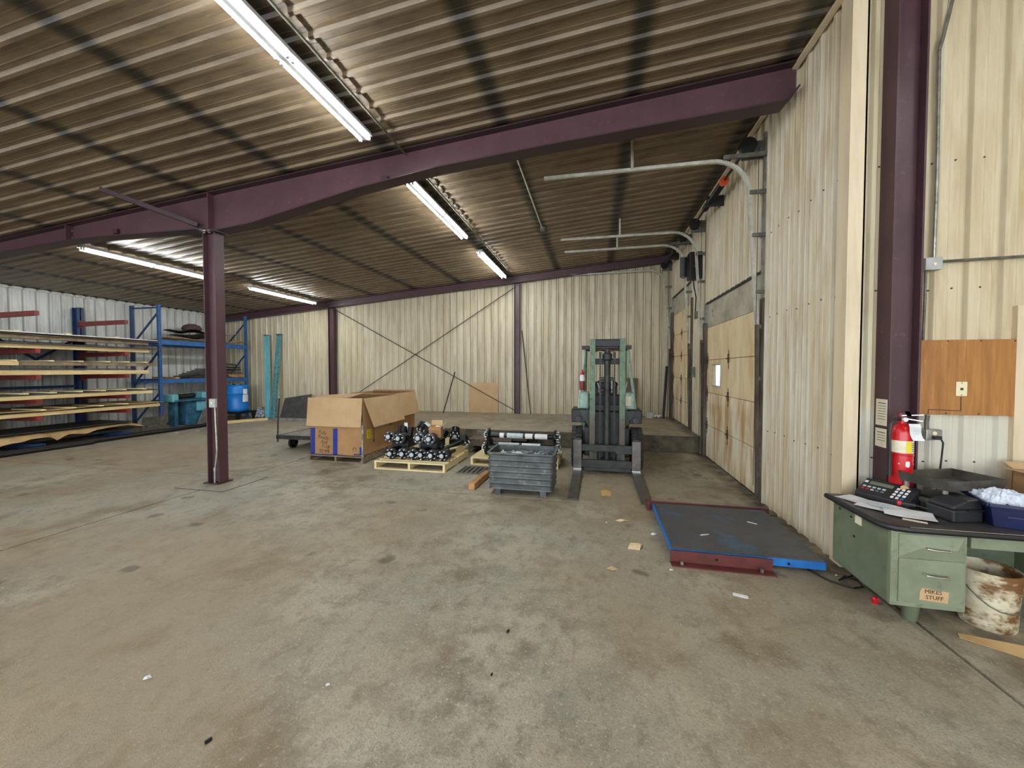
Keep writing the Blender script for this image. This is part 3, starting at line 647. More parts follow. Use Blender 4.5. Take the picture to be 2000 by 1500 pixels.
for s in (-1, 1):
    m = MB(); z = 0.20
    while z < 1.98:
        m.box(s * 0.115 - 0.016, s * 0.115 + 0.016, 0.17, 0.185, z, z + 0.022); m.box(s * 0.115 - 0.008, s * 0.115 + 0.008, 0.172, 0.183, z + 0.022, z + 0.036); z += 0.036
    m.build('lift_chain', 'black_metal', F)
    MB().lathe([(0.02, -0.02), (0.05, -0.02), (0.04, 0), (0.05, 0.02), (0.02, 0.02)], 14, (s * 0.115, 0.215, 1.96), 'x').build('chain_sheave', 'black_metal', F, smooth=True)
    # wheels
    wx = s * 0.50
    w = MB().lathe([(0.16, -0.09), (0.31, -0.088), (0.342, -0.07), (0.35, -0.03), (0.35, 0.03), (0.342, 0.07), (0.31, 0.088), (0.16, 0.09)], 28, (wx, 0.56, 0.35), 'x').build('front_tyre', 'tyre', F, smooth=True)
    m = MB()
    for k in range(26):
        a = 2 * math.pi * k / 26
        for q_, (xa, da) in enumerate(((-0.045, 0.0), (0.045, 0.12))):
            a2 = a + da
            m.obox((wx + xa, 0.56 + 0.35 * math.sin(a2), 0.35 + 0.35 * math.cos(a2)), (0.082, 0.045, 0.03), (-math.degrees(a2), 0, 24 * (1 if q_ else -1)))
    m.build('tread_block', 'tyre', w)
    MB().lathe([(0.0, -0.06), (0.165, -0.06), (0.165, 0.06), (0.0, 0.06)], 20, (wx, 0.56, 0.35), 'x').build('wheel_rim', 'lift_mint', w, smooth=True)
    MB().lathe([(0.08, -0.07), (0.22, -0.068), (0.235, -0.05), (0.235, 0.05), (0.22, 0.068), (0.08, 0.07)], 22, (s * 0.40, 1.62, 0.235), 'x').build('rear_tyre', 'tyre', F, smooth=True)
    # fenders, mast brace plates, work lights
    m = MB(); m.prism([(s * 0.29, 1.02), (s * 0.44, 1.02), (s * 0.44, 0.98), (s * 0.29, 0.72)], 'y', 0.31, 0.33); m.build('mast_gusset', 'lift_dark', F)
    m = MB(); m.prism([(0.34, 0.80), (0.50, 0.83), (0.86, 0.76), (0.86, 1.03), (0.34, 1.03)], 'x', s * 0.41 - 0.11 + s * 0.07, s * 0.41 + 0.11 + s * 0.05); m.build('fender', 'black_metal', F, bevel=0.015)
    MB().lathe([(0.0, 0.31), (0.052, 0.31), (0.058, 0.34), (0.03, 0.40)], 16, (s * 0.47, 0, 0.86), 'y').build('headlight', 'lift_dark', F, smooth=True)
    # overhead guard legs
    MB().tube([(s * 0.47, 0.50, 1.03), (s * 0.45, 0.62, 1.35), (s * 0.40, 0.82, 1.85), (s * 0.385, 0.90, 2.10)], 0.026, 8).build('guard_front_post', 'lift_mint', F, smooth=True)
    MB().beam((s * 0.40, 1.75, 1.15), (s * 0.385, 1.72, 2.12), 0.05, 0.05).build('guard_rear_post', 'lift_green', F)
    MB().box(s * 0.385 - 0.025, s * 0.385 + 0.025, 0.86, 1.78, 2.09, 2.15).build('guard_side_rail', 'lift_dark', F, bevel=0.006)
    m = MB(); m.box(s * 0.38 - 0.08, s * 0.38 + 0.08, 0.42, 0.72, 1.03, 1.32); m.build('cowl_side', 'lift_mint', F, bevel=0.03)
m = MB(); m.box(-0.44, 0.44, 0.84, 0.90, 2.08, 2.15); m.box(-0.41, 0.41, 1.74, 1.80, 2.09, 2.15)
for k in range(5): m.box(-0.36, 0.36, 1.0 + k * 0.15, 1.03 + k * 0.15, 2.11, 2.14)
m.build('guard_roof', 'dark_metal', F, bevel=0.004)
fb('chassis', 'lift_dark', 0.02, None, (-0.38, 0.38, 0.40, 1.95, 0.22, 0.72), (-0.30, 0.30, 0.34, 0.42, 0.2, 1.0))
fb('dashboard', 'black_metal', 0.02, None, (-0.31, 0.31, 0.46, 0.66, 0.72, 1.28))
fb('engine_hood', 'lift_mint', 0.04, None, (-0.40, 0.40, 1.02, 1.62, 0.72, 1.02))
fb('counterweight', 'lift_green', 0.07, None, (-0.48, 0.48, 1.55, 2.05, 0.25, 1.10))
st_ = fb('seat', 'vinyl', 0.05, None, (-0.24, 0.24, 1.05, 1.5, 1.02, 1.16)); MB().obox((0, 1.52, 1.30), (0.46, 0.12, 0.34), (-8, 0, 0)).build('seat_back', 'vinyl', st_, bevel=0.04)
sw = MB(); sw.tube([(0.19 * math.cos(a * math.pi / 12), 0.80 + 0.17 * math.sin(a * math.pi / 12), 1.44 - 0.09 * math.sin(a * math.pi / 12)) for a in range(25)], 0.014, 6)
sw.beam((-0.18, 0.8, 1.44), (0.18, 0.8, 1.44), 0.02, 0.02); sw.cyl((0, 0.62, 1.2), (0, 0.8, 1.44), 0.02, n=8); sw.build('steering_wheel', 'black_metal', F)
for x_, z_, a_ in ((-0.13, 1.44, 12), (0.09, 1.44, 0), (0.30, 1.42, 30), (-0.09, 1.40, -40)):
    MB().beam((x_, 0.6, z_ - 0.13), (x_ + 0.1 * math.sin(R(a_)), 0.62, z_ + 0.08), 0.02, 0.012).build('control_lever', 'track_white', F)
tk = MB().lathe([(0.0, 0), (0.085, 0.01), (0.09, 0.04), (0.09, 0.34), (0.07, 0.40), (0.0, 0.42)], 16, (0.10, 1.75, 1.12)).build('gas_tank', 'galv', F, smooth=True)
fe = MB().lathe([(0.0, 0), (0.042, 0.005), (0.045, 0.02), (0.045, 0.17)], 14, (-0.42, 0.60, 1.34)).build('extinguisher', 'dark_red', F, smooth=True)
MB().lathe([(0.046, 0.17), (0.046, 0.25), (0.03, 0.28)], 14, (-0.42, 0.60, 1.34)).build('extinguisher_label', 'white_paper', fe, smooth=True)
MB().lathe([(0.03, 0.28), (0.032, 0.31), (0.015, 0.33), (0.012, 0.37)], 12, (-0.42, 0.60, 1.34)).build('extinguisher_valve', 'red_ext', fe)
MB().box(0.31, 0.40, 0.40, 0.412, 1.10, 1.26).build('warning_label', 'cream_paper', F)
MB().tube([(-0.19, 0.26, 2.02), (-0.05, 0.20, 2.06), (0.08, 0.20, 2.02), (0.17, 0.24, 2.04)], 0.014, 6).build('hydraulic_hose', 'rust', F, smooth=True)

# ------------------------------------------------------------------ pallets
def pallet(label, x0, x1, y0, y1, h=0.14, mat='pine', z=0.0, nb=8, name='pallet'):
    t = thing(name, label, 'pallet', (x0, y0, z)); w, d = x1 - x0, y1 - y0
    bw = 0.085
    me = MB().box(0, w, 0, bw, 0, 0.019).mesh('deck_board', mat)
    for k in range(nb): put('deck_board', me, t, (0, k * (d - bw) / (nb - 1), h - 0.019))
    for k in range(3): put('bottom_board', me, t, (0, k * (d - bw) / 2, 0.0))
    sm = MB().box(-0.019, 0.019, 0.004, d - 0.004, 0.019, h - 0.019).mesh('stringer', mat)
    for k in range(3): put('stringer', sm, t, (0.022 + k * (w - 0.044) / 2, 0, 0))
    return t
pallet('pale new pine pallet under the front of the black hub pile', -3.73, -2.43, 5.98, 7.20)
pallet('second pale pine pallet behind, holding the rear black axle parts', -3.86, -2.58, 7.25, 8.42)
pallet('pine pallet under the wrapped axle bundle behind the grey tub', -2.19, -0.62, 6.60, 7.46)
pallet('worn grey-brown pallet under the front cardboard carton', -5.27, -4.12, 6.25, 7.42, mat='old_wood', h=0.12)
pallet('worn grey-brown pallet under the rear cardboard carton', -5.27, -4.12, 7.50, 8.44, mat='old_wood', h=0.12)

# ------------------------------------------------------------------ big cartons
def carton(label, x0, x1, y0, y1, z0, z1, front_flap):
    t = thing('carton', label, 'cardboard box', ((x0 + x1) / 2, (y0 + y1) / 2, z0)); w, d, h = (x1 - x0) / 2, (y1 - y0) / 2, z1 - z0; e = 0.008
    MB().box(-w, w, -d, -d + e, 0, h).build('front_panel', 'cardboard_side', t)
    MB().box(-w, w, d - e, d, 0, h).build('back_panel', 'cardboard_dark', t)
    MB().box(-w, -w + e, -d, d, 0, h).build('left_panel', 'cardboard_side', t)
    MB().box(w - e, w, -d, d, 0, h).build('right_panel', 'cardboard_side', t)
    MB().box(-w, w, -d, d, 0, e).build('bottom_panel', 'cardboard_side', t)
    return t, w, d, h
cA, w, d, h = carton('front of the two big open cardboard cartons, blue tape on its face', -5.26, -4.16, 6.30, 7.50, 0.12, 1.18, True)
MB().obox((-0.005, -d - 0.042, h - 0.255), (2 * w + 0.04, 0.007, 0.53), (-6, 0, 0)).build('front_flap', 'cardboard', cA)
m = MB(); m.add([(w + 0.004, -d + 0.03, h), (w + 0.004, d, h), (w + 0.16, d + 0.11, h - 0.53), (w + 0.14, -d + 0.16, h - 0.54), (w + 0.012, -d + 0.03, h), (w + 0.012, d, h), (w + 0.168, d + 0.11, h - 0.53), (w + 0.148, -d + 0.16, h - 0.54)],
      [(0, 1, 2, 3), (4, 7, 6, 5), (0, 4, 5, 1), (1, 5, 6, 2), (2, 6, 7, 3), (3, 7, 4, 0)]); m.build('right_flap', 'cardboard', cA)
m = MB().obox((-0.16, -d + 0.26, h + 0.02), (0.80, 0.52, 0.007), (5, -3, 6)); m.build('top_flap', 'cardboard', cA)
MB().obox((-0.02, -d + 0.26, h + 0.027), (0.34, 0.22, 0.003), (5, -3, 6)).build('paper_sheet', 'white_paper', cA)
for x_, wz in ((-w + 0.055, 0.09), (-0.02, 0.095)):
    MB().prism([(x_ - wz / 2, -0.02), (x_ + wz / 2, 0.02 if x_ < -0.1 else -0.03), (x_ + wz / 2 + 0.01, 0.50), (x_ - wz / 2 + 0.01, 0.49)], 'y', -d - 0.003, -d - 0.0005).build('blue_tape', 'tape_blue', cA)
MB().box(-w + 0.02, -w + 0.72, -d - 0.003, -d - 0.0004, -0.012, 0.012).build('blue_tape', 'tape_blue', cA)
MB().box(w - 0.18, w - 0.03, -d - 0.003, -d - 0.0004, 0.02, 0.04).build('blue_tape', 'tape_blue', cA)
MB().box(w - 0.06, w - 0.02, -d - 0.003, -d - 0.0004, 0.03, 0.17).build('blue_tape', 'tape_blue', cA)
for i, s_ in enumerate(('Pulls', 'Ready', '6x6', '7-18')): text(s_, 0.095, cA, (-w + 0.26 + 0.02 * i, -d - 0.002, 0.41 - i * 0.085), (90, 12, 0), 'ink_brown', shear=0.2)
text('BA-22', 0.085, cA, (-w + 0.30, -d - 0.002, 0.07), (90, 180, 0), 'ink')
text('C', 0.10, cA, (w - 0.17, -d - 0.002, 0.13), (90, 90, 0), 'ink')
MB().box(w + 0.0004, w + 0.003, -d + 0.14, -d + 0.28, 0.30, 0.47).build('yellow_label', 'label_yellow', cA)
for k in range(5): MB().box(w + 0.003, w + 0.0042, -d + 0.155, -d + 0.265, 0.325 + k * 0.03, 0.333 + k * 0.03).build('label_line', 'ink', cA)
def arrow(par, y, z0_, z1_, x):
    m = MB(); m.box(x, x + 0.002, y - 0.006, y + 0.006, z0_, z1_); m.prism([(y - 0.03, z0_), (y + 0.03, z0_), (y, z0_ - 0.06)], 'x', x, x + 0.002); m.build('arrow_mark', 'ink', par)
arrow(cA, -d + 0.37, 0.25, 0.56, w + 0.0006); text('UP', 0.11, cA, (w + 0.002, -d + 0.38, 0.62), (90, 180, 90), 'ink')
text('UP', 0.11, cA, (w + 0.002, d - 0.2, 0.48), (90, 180, 90), 'ink')
MB().tube([(w + 0.01, -d - 0.01, 0.62), (w + 0.02, -d - 0.015, 0.45), (w + 0.005, -d - 0.012, 0.2), (w + 0.012, -d - 0.02, -0.06), (w - 0.04, -d - 0.03, -0.11)], [0.02, 0.014, 0.012, 0.022, 0.016], 6).build('plastic_wrap', 'bag_clear', cA, smooth=True)
cB, w, d, h = carton('rear of the two big open cardboard cartons, behind the taped one', -5.26, -4.18, 7.53, 8.42, 0.12, 1.20, False)
m = MB(); m.add([(w + 0.004, -d, h), (w + 0.004, d, h), (w + 0.10, d + 0.06, h - 0.50), (w + 0.10, -d, h - 0.50), (w + 0.012, -d, h), (w + 0.012, d, h), (w + 0.108, d + 0.06, h - 0.50), (w + 0.108, -d, h - 0.50)],
      [(0, 1, 2, 3), (4, 7, 6, 5), (0, 4, 5, 1), (1, 5, 6, 2), (2, 6, 7, 3), (3, 7, 4, 0)]); m.build('right_flap', 'cardboard', cB)
MB().obox((0, d + 0.05, h - 0.02), (2 * w, 0.007, 0.12), (30, 0, 0)).build('back_flap', 'cardboard', cB)
arrow(cB, -d + 0.12, 0.15, 0.5, w + 0.0006); text('UP', 0.11, cB, (w + 0.002, -d + 0.14, 0.52), (90, 180, 90), 'ink')

# ------------------------------------------------------------------ black wheel hubs on the pallet
stud_me = MB().cyl((0, 0, 0), (0, -0.035, 0), 0.0085, n=6).mesh('stud', 'stud_white')
hubm = MB().lathe([(0.0, 0.10), (0.05, 0.10), (0.08, 0.03), (0.092, 0.015), (0.092, 0.0), (0.055, -0.002), (0.045, -0.045), (0.0, -0.045)], 20, axis='y').mesh('hub_flange', 'hub_black', True)
capm = MB().lathe([(0.0, -0.062), (0.030, -0.06), (0.036, -0.05), (0.036, -0.03), (0.0, -0.03)], 16, axis='y').mesh('grease_cap', 'cap_grey', True)
drm = MB().lathe([(0.0, 0.02), (0.075, 0.02), (0.090, 0.03), (0.092, 0.12), (0.08, 0.13), (0.0, 0.13)], 20, axis='y').mesh('brake_drum', 'hub_black', True)
spm = MB().cyl((0, 0.12, 0), (0, 0.40, 0), 0.038, 0.034, 12).mesh('spindle', 'hub_black', True)
arm_me = MB().beam((0, 0.30, 0), (0.0, 0.34, 0.17), 0.06, 0.07).mesh('trailing_arm', 'hub_black')
def hub(label, x, y, z, rx=0, rz=0, drum=True, arm=False, spin=True):
    t = thing('axle_hub', label, 'wheel hub', (x, y, z), group='black wheel hubs on the pine pallet', rot=(rx, 0, rz)); t.scale = (1.1, 1.1, 1.1)
    put('hub_flange', hubm, t); put('grease_cap', capm, t)
    if drum: put('brake_drum', drm, t)
    if spin: put('spindle', spm, t)
    if arm: put('trailing_arm', arm_me, t)
    a0 = random.random() * 1.0
    for k in range(6):
        a = a0 + k * math.pi / 3
        put('stud', stud_me, t, (0.07 * math.cos(a), 0.0, 0.07 * math.sin(a)))
for i, x in enumerate((-3.50, -3.285, -3.085, -2.93, -2.735, -2.54)):
    hub('grey-capped hub in the front bottom row, %s from the carton' % ('first', 'second', 'third', 'fourth', 'fifth', 'sixth')[i], x, 6.14 + 0.02 * (i % 2), 0.245, rz=random.uniform(-6, 6), arm=i % 2 == 0, drum=True)
for i, (x, z) in enumerate(((-3.56, 0.525), (-3.37, 0.50), (-3.0, 0.52), (-2.80, 0.51))):
    hub('grey-capped hub in the raised second row, %s from the carton' % ('first', 'second', 'third', 'fourth')[i], x, 6.20, z, rx=-6, rz=random.uniform(-8, 8), arm=True)
for i, (x, y, z, rx, rz) in enumerate(((-3.52, 6.62, 0.50, 70, 20), (-3.20, 6.72, 0.58, 55, -20), (-2.62, 6.95, 0.47, 35, 15), (-2.45, 7.08, 0.30, 50, 60), (-2.95, 7.1, 0.40, 60, -40), (-2.75, 7.45, 0.27, 5, 80))):
    hub(('upturned black hub behind the left of the raised row', 'upturned black hub in the middle of the pile', 'upturned shiny black hub right of the small open box', 'black hub lying sideways at the right rear of the pile', 'black hub sunk behind the small open box', 'rearmost black hub lying on the second pine pallet')[i], x, y, z, rx, rz, spin=False)
ax = thing('axle_beam', 'black axle arm slanting across the right of the hub pile', 'axle', (-2.70, 6.45, 0.24))
MB().beam((0.0, 0, 0.02), (0.22, 0.55, 0.10), 0.075, 0.075).build('beam', 'hub_black', ax, bevel=0.01); MB().cyl((-0.05, -0.05, 0.0), (0.02, 0.05, 0.03), 0.06, n=12).build('knuckle', 'hub_black', ax); MB().obox((0.22, 0.56, 0.12), (0.11, 0.05, 0.2), (0, 0, 20)).build('bracket', 'hub_black', ax, bevel=0.005)
for i, (x, y, z) in enumerate(((-3.45, 6.36, 0.0), (-2.90, 6.36, 0.0), (-2.64, 6.86, 0.16))):
    b_ = MB().box(-0.15, 0.17, 0.0, 0.40, 0.293, 0.46) if i < 2 else MB().box(-0.09, 0.09, 0.06, 0.22, -0.02, 0.22); tag(b_.build('axle_bracket', 'hub_black', loc=(x, y, z), bevel=0.02), 'black axle bracket block inside the hub pile, %s' % ('left one', 'middle one', 'right one')[i], 'bracket')
tag(MB().box(0, 0.10, 0, 0.5, 0, 0.14).build('wood_block', 'pine', loc=(-2.59, 6.60, 0.14), bevel=0.003), 'short pale wooden block on the right edge of the hub pallet', 'wood block')
tag(MB().obox((0, 0, 0.09), (0.06, 0.003, 0.20), (-6, 0, 20)).build('paper_tag', 'white_paper', loc=(-3.46, 6.62, 0.53)), 'small white tag sticking up behind the hub pile', 'tag')
sbx = thing('small_carton', 'small open cardboard box with white paper flaps on the hub pile', 'cardboard box', (-2.80, 6.48, 0.50), 12)
m = MB(); m.box(-0.11, 0.11, -0.10, -0.095, 0, 0.20); m.box(-0.11, 0.11, 0.095, 0.10, 0, 0.20); m.box(-0.11, -0.105, -0.1, 0.1, 0, 0.20); m.box(0.105, 0.11, -0.1, 0.1, 0, 0.20); m.box(-0.11, 0.11, -0.1, 0.1, 0, 0.005); m.build('body', 'cardboard_side', sbx)
for rot, c in (((0, 40, 0), (-0.15, 0, 0.23)), ((0, -40, 0), (0.15, 0, 0.23))): MB().obox(c, (0.10, 0.19, 0.004), rot).build('flap', 'white_paper', sbx)
MB().obox((0, 0.11, 0.245), (0.2, 0.004, 0.09), (-10, 0, 0)).build('flap', 'cardboard', sbx); MB().obox((0, -0.125, 0.165), (0.21, 0.004, 0.08), (-72, 0, 0)).build('flap', 'cardboard_side', sbx)
MB().sheet(6, 4, lambda u, v: (-0.1 + 0.2 * u, -0.09 + 0.18 * v, 0.17 + 0.03 * math.sin(u * 7 + v * 4)), 0.004).build('packing_paper', 'white_paper', sbx)

# ------------------------------------------------------------------ axle bundle
for i, (y, z) in enumerate(((6.84, 0.275), (7.14, 0.275), (6.99, 0.485))):
    t = thing('wrapped_axle', ('front lower axle of the wrapped bundle behind the grey tub', 'rear lower axle of the wrapped bundle behind the grey tub', 'upper axle of the wrapped bundle behind the grey tub')[i], 'axle', (-1.30, y, z), group='axles on the pine pallet')
    MB().cyl((-0.62, 0, 0), (0.55, 0, 0), 0.045, n=12).build('axle_tube', 'hub_black', t, smooth=True)
    for s, xe in ((-1, -0.62), (1, 0.56)):
        hb = MB().lathe([(0.0, 0.0), (0.09, 0.0), (0.13, 0.02), (0.13, 0.05), (0.05, 0.06), (0.045, 0.10), (0.0, 0.10)] if s > 0 else [(0.0, -0.10), (0.045, -0.10), (0.05, -0.06), (0.13, -0.05), (0.13, -0.02), (0.09, 0.0), (0.0, 0.0)], 18, (xe, 0, 0), 'x').build('hub', 'hub_black', t, smooth=True)
        MB().cyl((xe + s * 0.10, 0, 0), (xe + s * 0.125, 0, 0), 0.034, n=12).build('grease_cap', 'cap_grey', hb)
        for k in range(6):
            a = 0.3 + k * math.pi / 3; MB().cyl((xe + s * 0.05, 0.085 * math.cos(a), 0.085 * math.sin(a)), (xe + s * 0.10, 0.085 * math.cos(a), 0.085 * math.sin(a)), 0.009, n=6).build('stud', 'stud_white', hb)
    for xa, xb, mt in ((-0.44, -0.36, 'white_paper'), (-0.30, 0.0, 'cap_grey'), (0.04, 0.18, 'white_paper'), (0.22, 0.45, 'white_paper')) if i != 1 else ((-0.5, -0.1, 'cap_grey'), (-0.05, 0.3, 'white_paper')):
        MB().lathe([(0.0475, 0), (0.05, 0.0), (0.05, xb - xa), (0.0475, xb - xa)], 12, (xa, 0, 0), 'x').build('paper_wrap', mt, t, smooth=True)

# ------------------------------------------------------------------ corrugated steel tub with scrap
T = thing('steel_tub', 'grey corrugated steel tub on feet filled with metal scrap', 'tub', (-0.99, 5.36, 0))
def ring(m, levels, n=6):
    vs = []; N_ = 4 * n
    for hw, hd, z in levels:
        r = 0.05; 
        for cxs, cys, a0 in ((1, 1, 0), (-1, 1, 90), (-1, -1, 180), (1, -1, 270)):
            for k in range(n):
                a = R(a0 + 90 * k / (n - 1)); vs.append((cxs * (hw - r) + r * math.cos(a), cys * (hd - r) + r * math.sin(a), z))
    fs = [(j * N_ + i, j * N_ + (i + 1) % N_, (j + 1) * N_ + (i + 1) % N_, (j + 1) * N_ + i) for j in range(len(levels) - 1) for i in range(N_)]
    return m.add(vs, fs), N_
lv = []
for k in range(49):
    z = 0.085 + k * 0.01
    rib = 0.011 * max(0, math.cos(2 * math.pi * (k / 8.0))) ** 0.6 if math.cos(2 * math.pi * (k / 8.0)) > 0 else 0
    lv.append((0.435 + 0.014 * k / 48 + rib, 0.265 + 0.012 * k / 48 + rib, z))
lv += [(0.468, 0.297, 0.567), (0.468, 0.297, 0.583), (0.440, 0.268, 0.583), (0.425, 0.255, 0.10)]
m = MB(); _, nn = ring(m, lv); m.f.append(tuple(range(nn))); m.f.append(tuple(range(len(m.v) - nn, len(m.v)))); m.build('tub_wall', 'bin_grey', T, smooth=True)
for x_ in (-0.36, 0.27):
    m = MB(); m.box(x_, x_ + 0.085, -0.255, -0.15, 0, 0.09); m.build('foot', 'bin_grey', T, bevel=0.004); m = MB(); m.box(x_, x_ + 0.085, 0.15, 0.255, 0, 0.09); m.build('foot', 'bin_grey', T, bevel=0.004)
m = MB()
for k in range(420):
    m.obox((random.uniform(-0.38, 0.38), random.uniform(-0.22, 0.22), 0.49 + random.uniform(-0.02, 0.035)), (random.uniform(0.05, 0.14), random.uniform(0.01, 0.03), 0.003), (random.uniform(-25, 25), random.uniform(-25, 25), random.uniform(0, 180)))
m.box(-0.41, 0.41, -0.24, 0.24, 0.10, 0.47)
so = stuff(m.build('metal_scrap', 'scrap', loc=(-0.99, 5.36, 0))); tag(so, 'bright metal offcuts heaped inside the grey corrugated tub', 'scrap metal')
tag(MB().obox((0, 0, 0), (0.16, 0.10, 0.003), (4, 3, 10)).build('note_paper', 'white_paper', loc=(-1.05, 5.26, 0.535)), 'white paper lying on the scrap in the grey tub', 'paper')
# ------------------------------------------------------------------ floor grate, timber, carts
G = thing('floor_grate', 'dark slotted drain grate set in the floor beside the grey tub', 'drain grate', (-2.01, 6.23, 0))
m = MB(); m.box(-0.22, 0.22, -0.22, 0.22, -0.002, 0.003); m.build('pit', 'black_metal', G)
m = MB(); m.box(-0.23, 0.23, -0.23, -0.20, 0, 0.014); m.box(-0.23, 0.23, 0.20, 0.23, 0, 0.014); m.box(-0.23, -0.20, -0.2, 0.2, 0, 0.014); m.box(0.20, 0.23, -0.2, 0.2, 0, 0.014); m.build('frame', 'galv_dull', G)
gm = MB().box(-0.02, 0.02, -0.2, 0.2, 0.003, 0.013).mesh('bar', 'galv_dull')
for k in range(5): put('bar', gm, G, (-0.16 + k * 0.08, 0, 0))
tag(MB().box(-0.045, 0.045, 0, 0.75, 0, 0.09).build('timber_beam', 'timber_orange', loc=(-1.72, 5.22, 0), rot=(0, 0, -2), bevel=0.004), 'square orange-brown timber lying on the floor left of the grey tub', 'timber')

def wheel(parent, x, y, r=0.12, w=0.05):
    wl = MB().lathe([(r - 0.025, -w / 2), (r, -w / 2), (r, w / 2), (r - 0.025, w / 2), (r - 0.025, -w / 2)], 22, (x, y, r), 'x').build('wheel', 'black_metal', parent, smooth=True)
    m = MB(); m.cyl((x - w / 2 - 0.01, y, r), (x + w / 2 + 0.01, y, r), 0.025, n=10)
    for k in range(5):
        a = k * 2 * math.pi / 5; m.beam((x, y, r), (x, y + (r - 0.02) * math.sin(a), r + (r - 0.02) * math.cos(a)), 0.014, 0.018, up=(1, 0, 0))
    m.build('spokes', 'dark_metal', wl)
    MB().box(x - 0.05, x + 0.05, y - 0.03, y + 0.03, r * 1.9, 0.25).build('axle_block', 'dark_metal', parent)
P_ = thing('platform_cart', 'low wooden platform cart with an upright handle left of the cartons', 'cart', (-6.03, 7.72, 0))
bm_ = MB().box(-0.64, 0.64, -0.065, 0.065, 0, 0.03).mesh('deck_board', 'grey_board')
for k in range(10): put('deck_board', bm_, P_, (0, -0.61 + k * 0.1355, 0.27))
m = MB(); m.box(-0.66, 0.66, -0.70, -0.66, 0.22, 0.305); m.box(-0.66, 0.66, 0.66, 0.70, 0.22, 0.305); m.box(-0.68, -0.64, -0.7, 0.7, 0.22, 0.305); m.box(0.64, 0.68, -0.7, 0.7, 0.22, 0.305); m.build('frame', 'dark_metal', P_)
for x_, y_ in ((-0.45, -0.48), (0.45, -0.48), (-0.45, 0.48), (0.45, 0.48)): wheel(P_, x_, y_)
hd = MB().tube([(-0.66, -0.68, 0.15), (-0.655, -0.67, 0.6), (-0.62, -0.66, 1.10)], 0.016, 8).build('handle_post', 'dark_metal', P_, smooth=True)
MB().lathe([(0, -0.03), (0.028, -0.01), (0.028, 0.01), (0, 0.03)], 10, (-0.62, -0.66, 1.11)).build('knob', 'galv', hd); MB().cyl((-0.62, -0.66, 1.13), (-0.62, -0.66, 1.21), 0.008, n=6).build('pin', 'galv', hd)

W2 = thing('plank_cart', 'weathered plank deck cart with open steel end frame behind the axles', 'cart', (-2.13, 8.0, 0))
bm_ = MB().box(-0.058, 0.058, -0.44, 0.44, 0, 0.035).mesh('deck_board', 'deck_wood')
for k in range(8): put('deck_board', bm_, W2, (-0.37 + k * 0.115, 0, 0.25))
m = MB(); m.box(-0.44, 0.84, -0.46, -0.44, 0.15, 0.28); m.box(-0.44, 0.84, 0.44, 0.46, 0.15, 0.28); m.box(-0.44, -0.42, -0.46, 0.46, 0.15, 0.28); m.build('side_rail', 'deck_wood', W2)
m = MB(); m.box(0.50, 0.84, -0.46, -0.42, 0.15, 0.33); m.box(0.50, 0.84, 0.40, 0.44, 0.15, 0.33); m.box(0.80, 0.84, -0.46, 0.44, 0.15, 0.33); m.box(0.48, 0.52, -0.46, 0.44, 0.15, 0.33); m.box(0.5, 0.82, -0.02, 0.02, 0.2, 0.33); m.build('end_frame', 'dark_metal', W2, bevel=0.004)
for x_, y_ in ((-0.3, -0.3), (0.55, -0.3), (-0.3, 0.3), (0.55, 0.3)): wheel(W2, x_, y_, 0.075, 0.05)
tag(MB().beam((-2.52, 8.12, 0.33), (-1.75, 7.72, 0.33), 0.09, 0.085).build('lumber_stud', 'grey_board', bevel=0.003), 'pale grey lumber stick lying across the plank deck cart', 'lumber')

# ------------------------------------------------------------------ floor scale with red guards
FS = thing('floor_scale', 'blue framed floor scale with dark tread plate by the wall', 'floor scale', (1.295, 4.30, 0))
m = MB(); m.box(-0.61, 0.61, -0.61, 0.61, 0.025, 0.092); m.build('deck_frame', 'blue_bright', FS, bevel=0.004)
MB().box(-0.60, 0.60, -0.60, 0.60, 0.092, 0.100).build('tread_plate', 'tread', FS)
m = MB()
for x_ in (-0.5, 0.5):
    for y_ in (-0.5, 0.5): m.cyl((x_, y_, 0), (x_, y_, 0.03), 0.04, n=10)
m.build('foot', 'black_metal', FS)
for x_ in (-0.17, 0.33): MB().cyl((x_, -0.611, 0.055), (x_, -0.615, 0.055), 0.012, n=8).build('bolt_hole', 'black_metal', FS)
for nm, x0, x1, y, s in (('red painted angle-iron guard bolted down in front of the floor scale', 0.66, 1.48, 3.63, -1), ('red angle-iron guard along the far edge of the floor scale', 0.65, 1.97, 4.96, 1)):
    t = thing('angle_guard', nm, 'angle iron', (x0, y, 0), group='angle guards of the floor scale')
    MB().box(0, x1 - x0, -0.006, 0.006, 0, 0.105).build('upright_leg', 'red_paint', t); MB().box(0, x1 - x0, min(0, s * 0.09), max(0, s * 0.09), 0, 0.010).build('floor_leg', 'red_paint', t)
    for x_ in (0.09, x1 - x0 - 0.10): MB().cyl((x_, s * 0.05, 0.01), (x_, s * 0.05, 0.035), 0.014, n=6).build('anchor_bolt', 'galv', t)
    if s > 0: MB().box(-0.03, 0.0, -0.05, 0.06, 0, 0.105).build('end_block', 'red_paint', t)
    else: MB().cyl((0.38, -0.006, 0.06), (0.38, -0.012, 0.06), 0.012, n=8).build('bolt_hole', 'black_metal', t)
for i, (x_, y_, a) in enumerate(((1.05, 4.05, 25), (1.62, 4.47, -35))):
    tag(MB().obox((0, 0, 0), (0.09, 0.012, 0.004), (0, 0, 0)).build('tape_scrap', 'white_paper', loc=(x_, y_, 0.1025), rot=(0, 0, a)), ('white sliver on the near half of the tread plate', 'white sliver on the far half of the tread plate')[i], 'scrap')
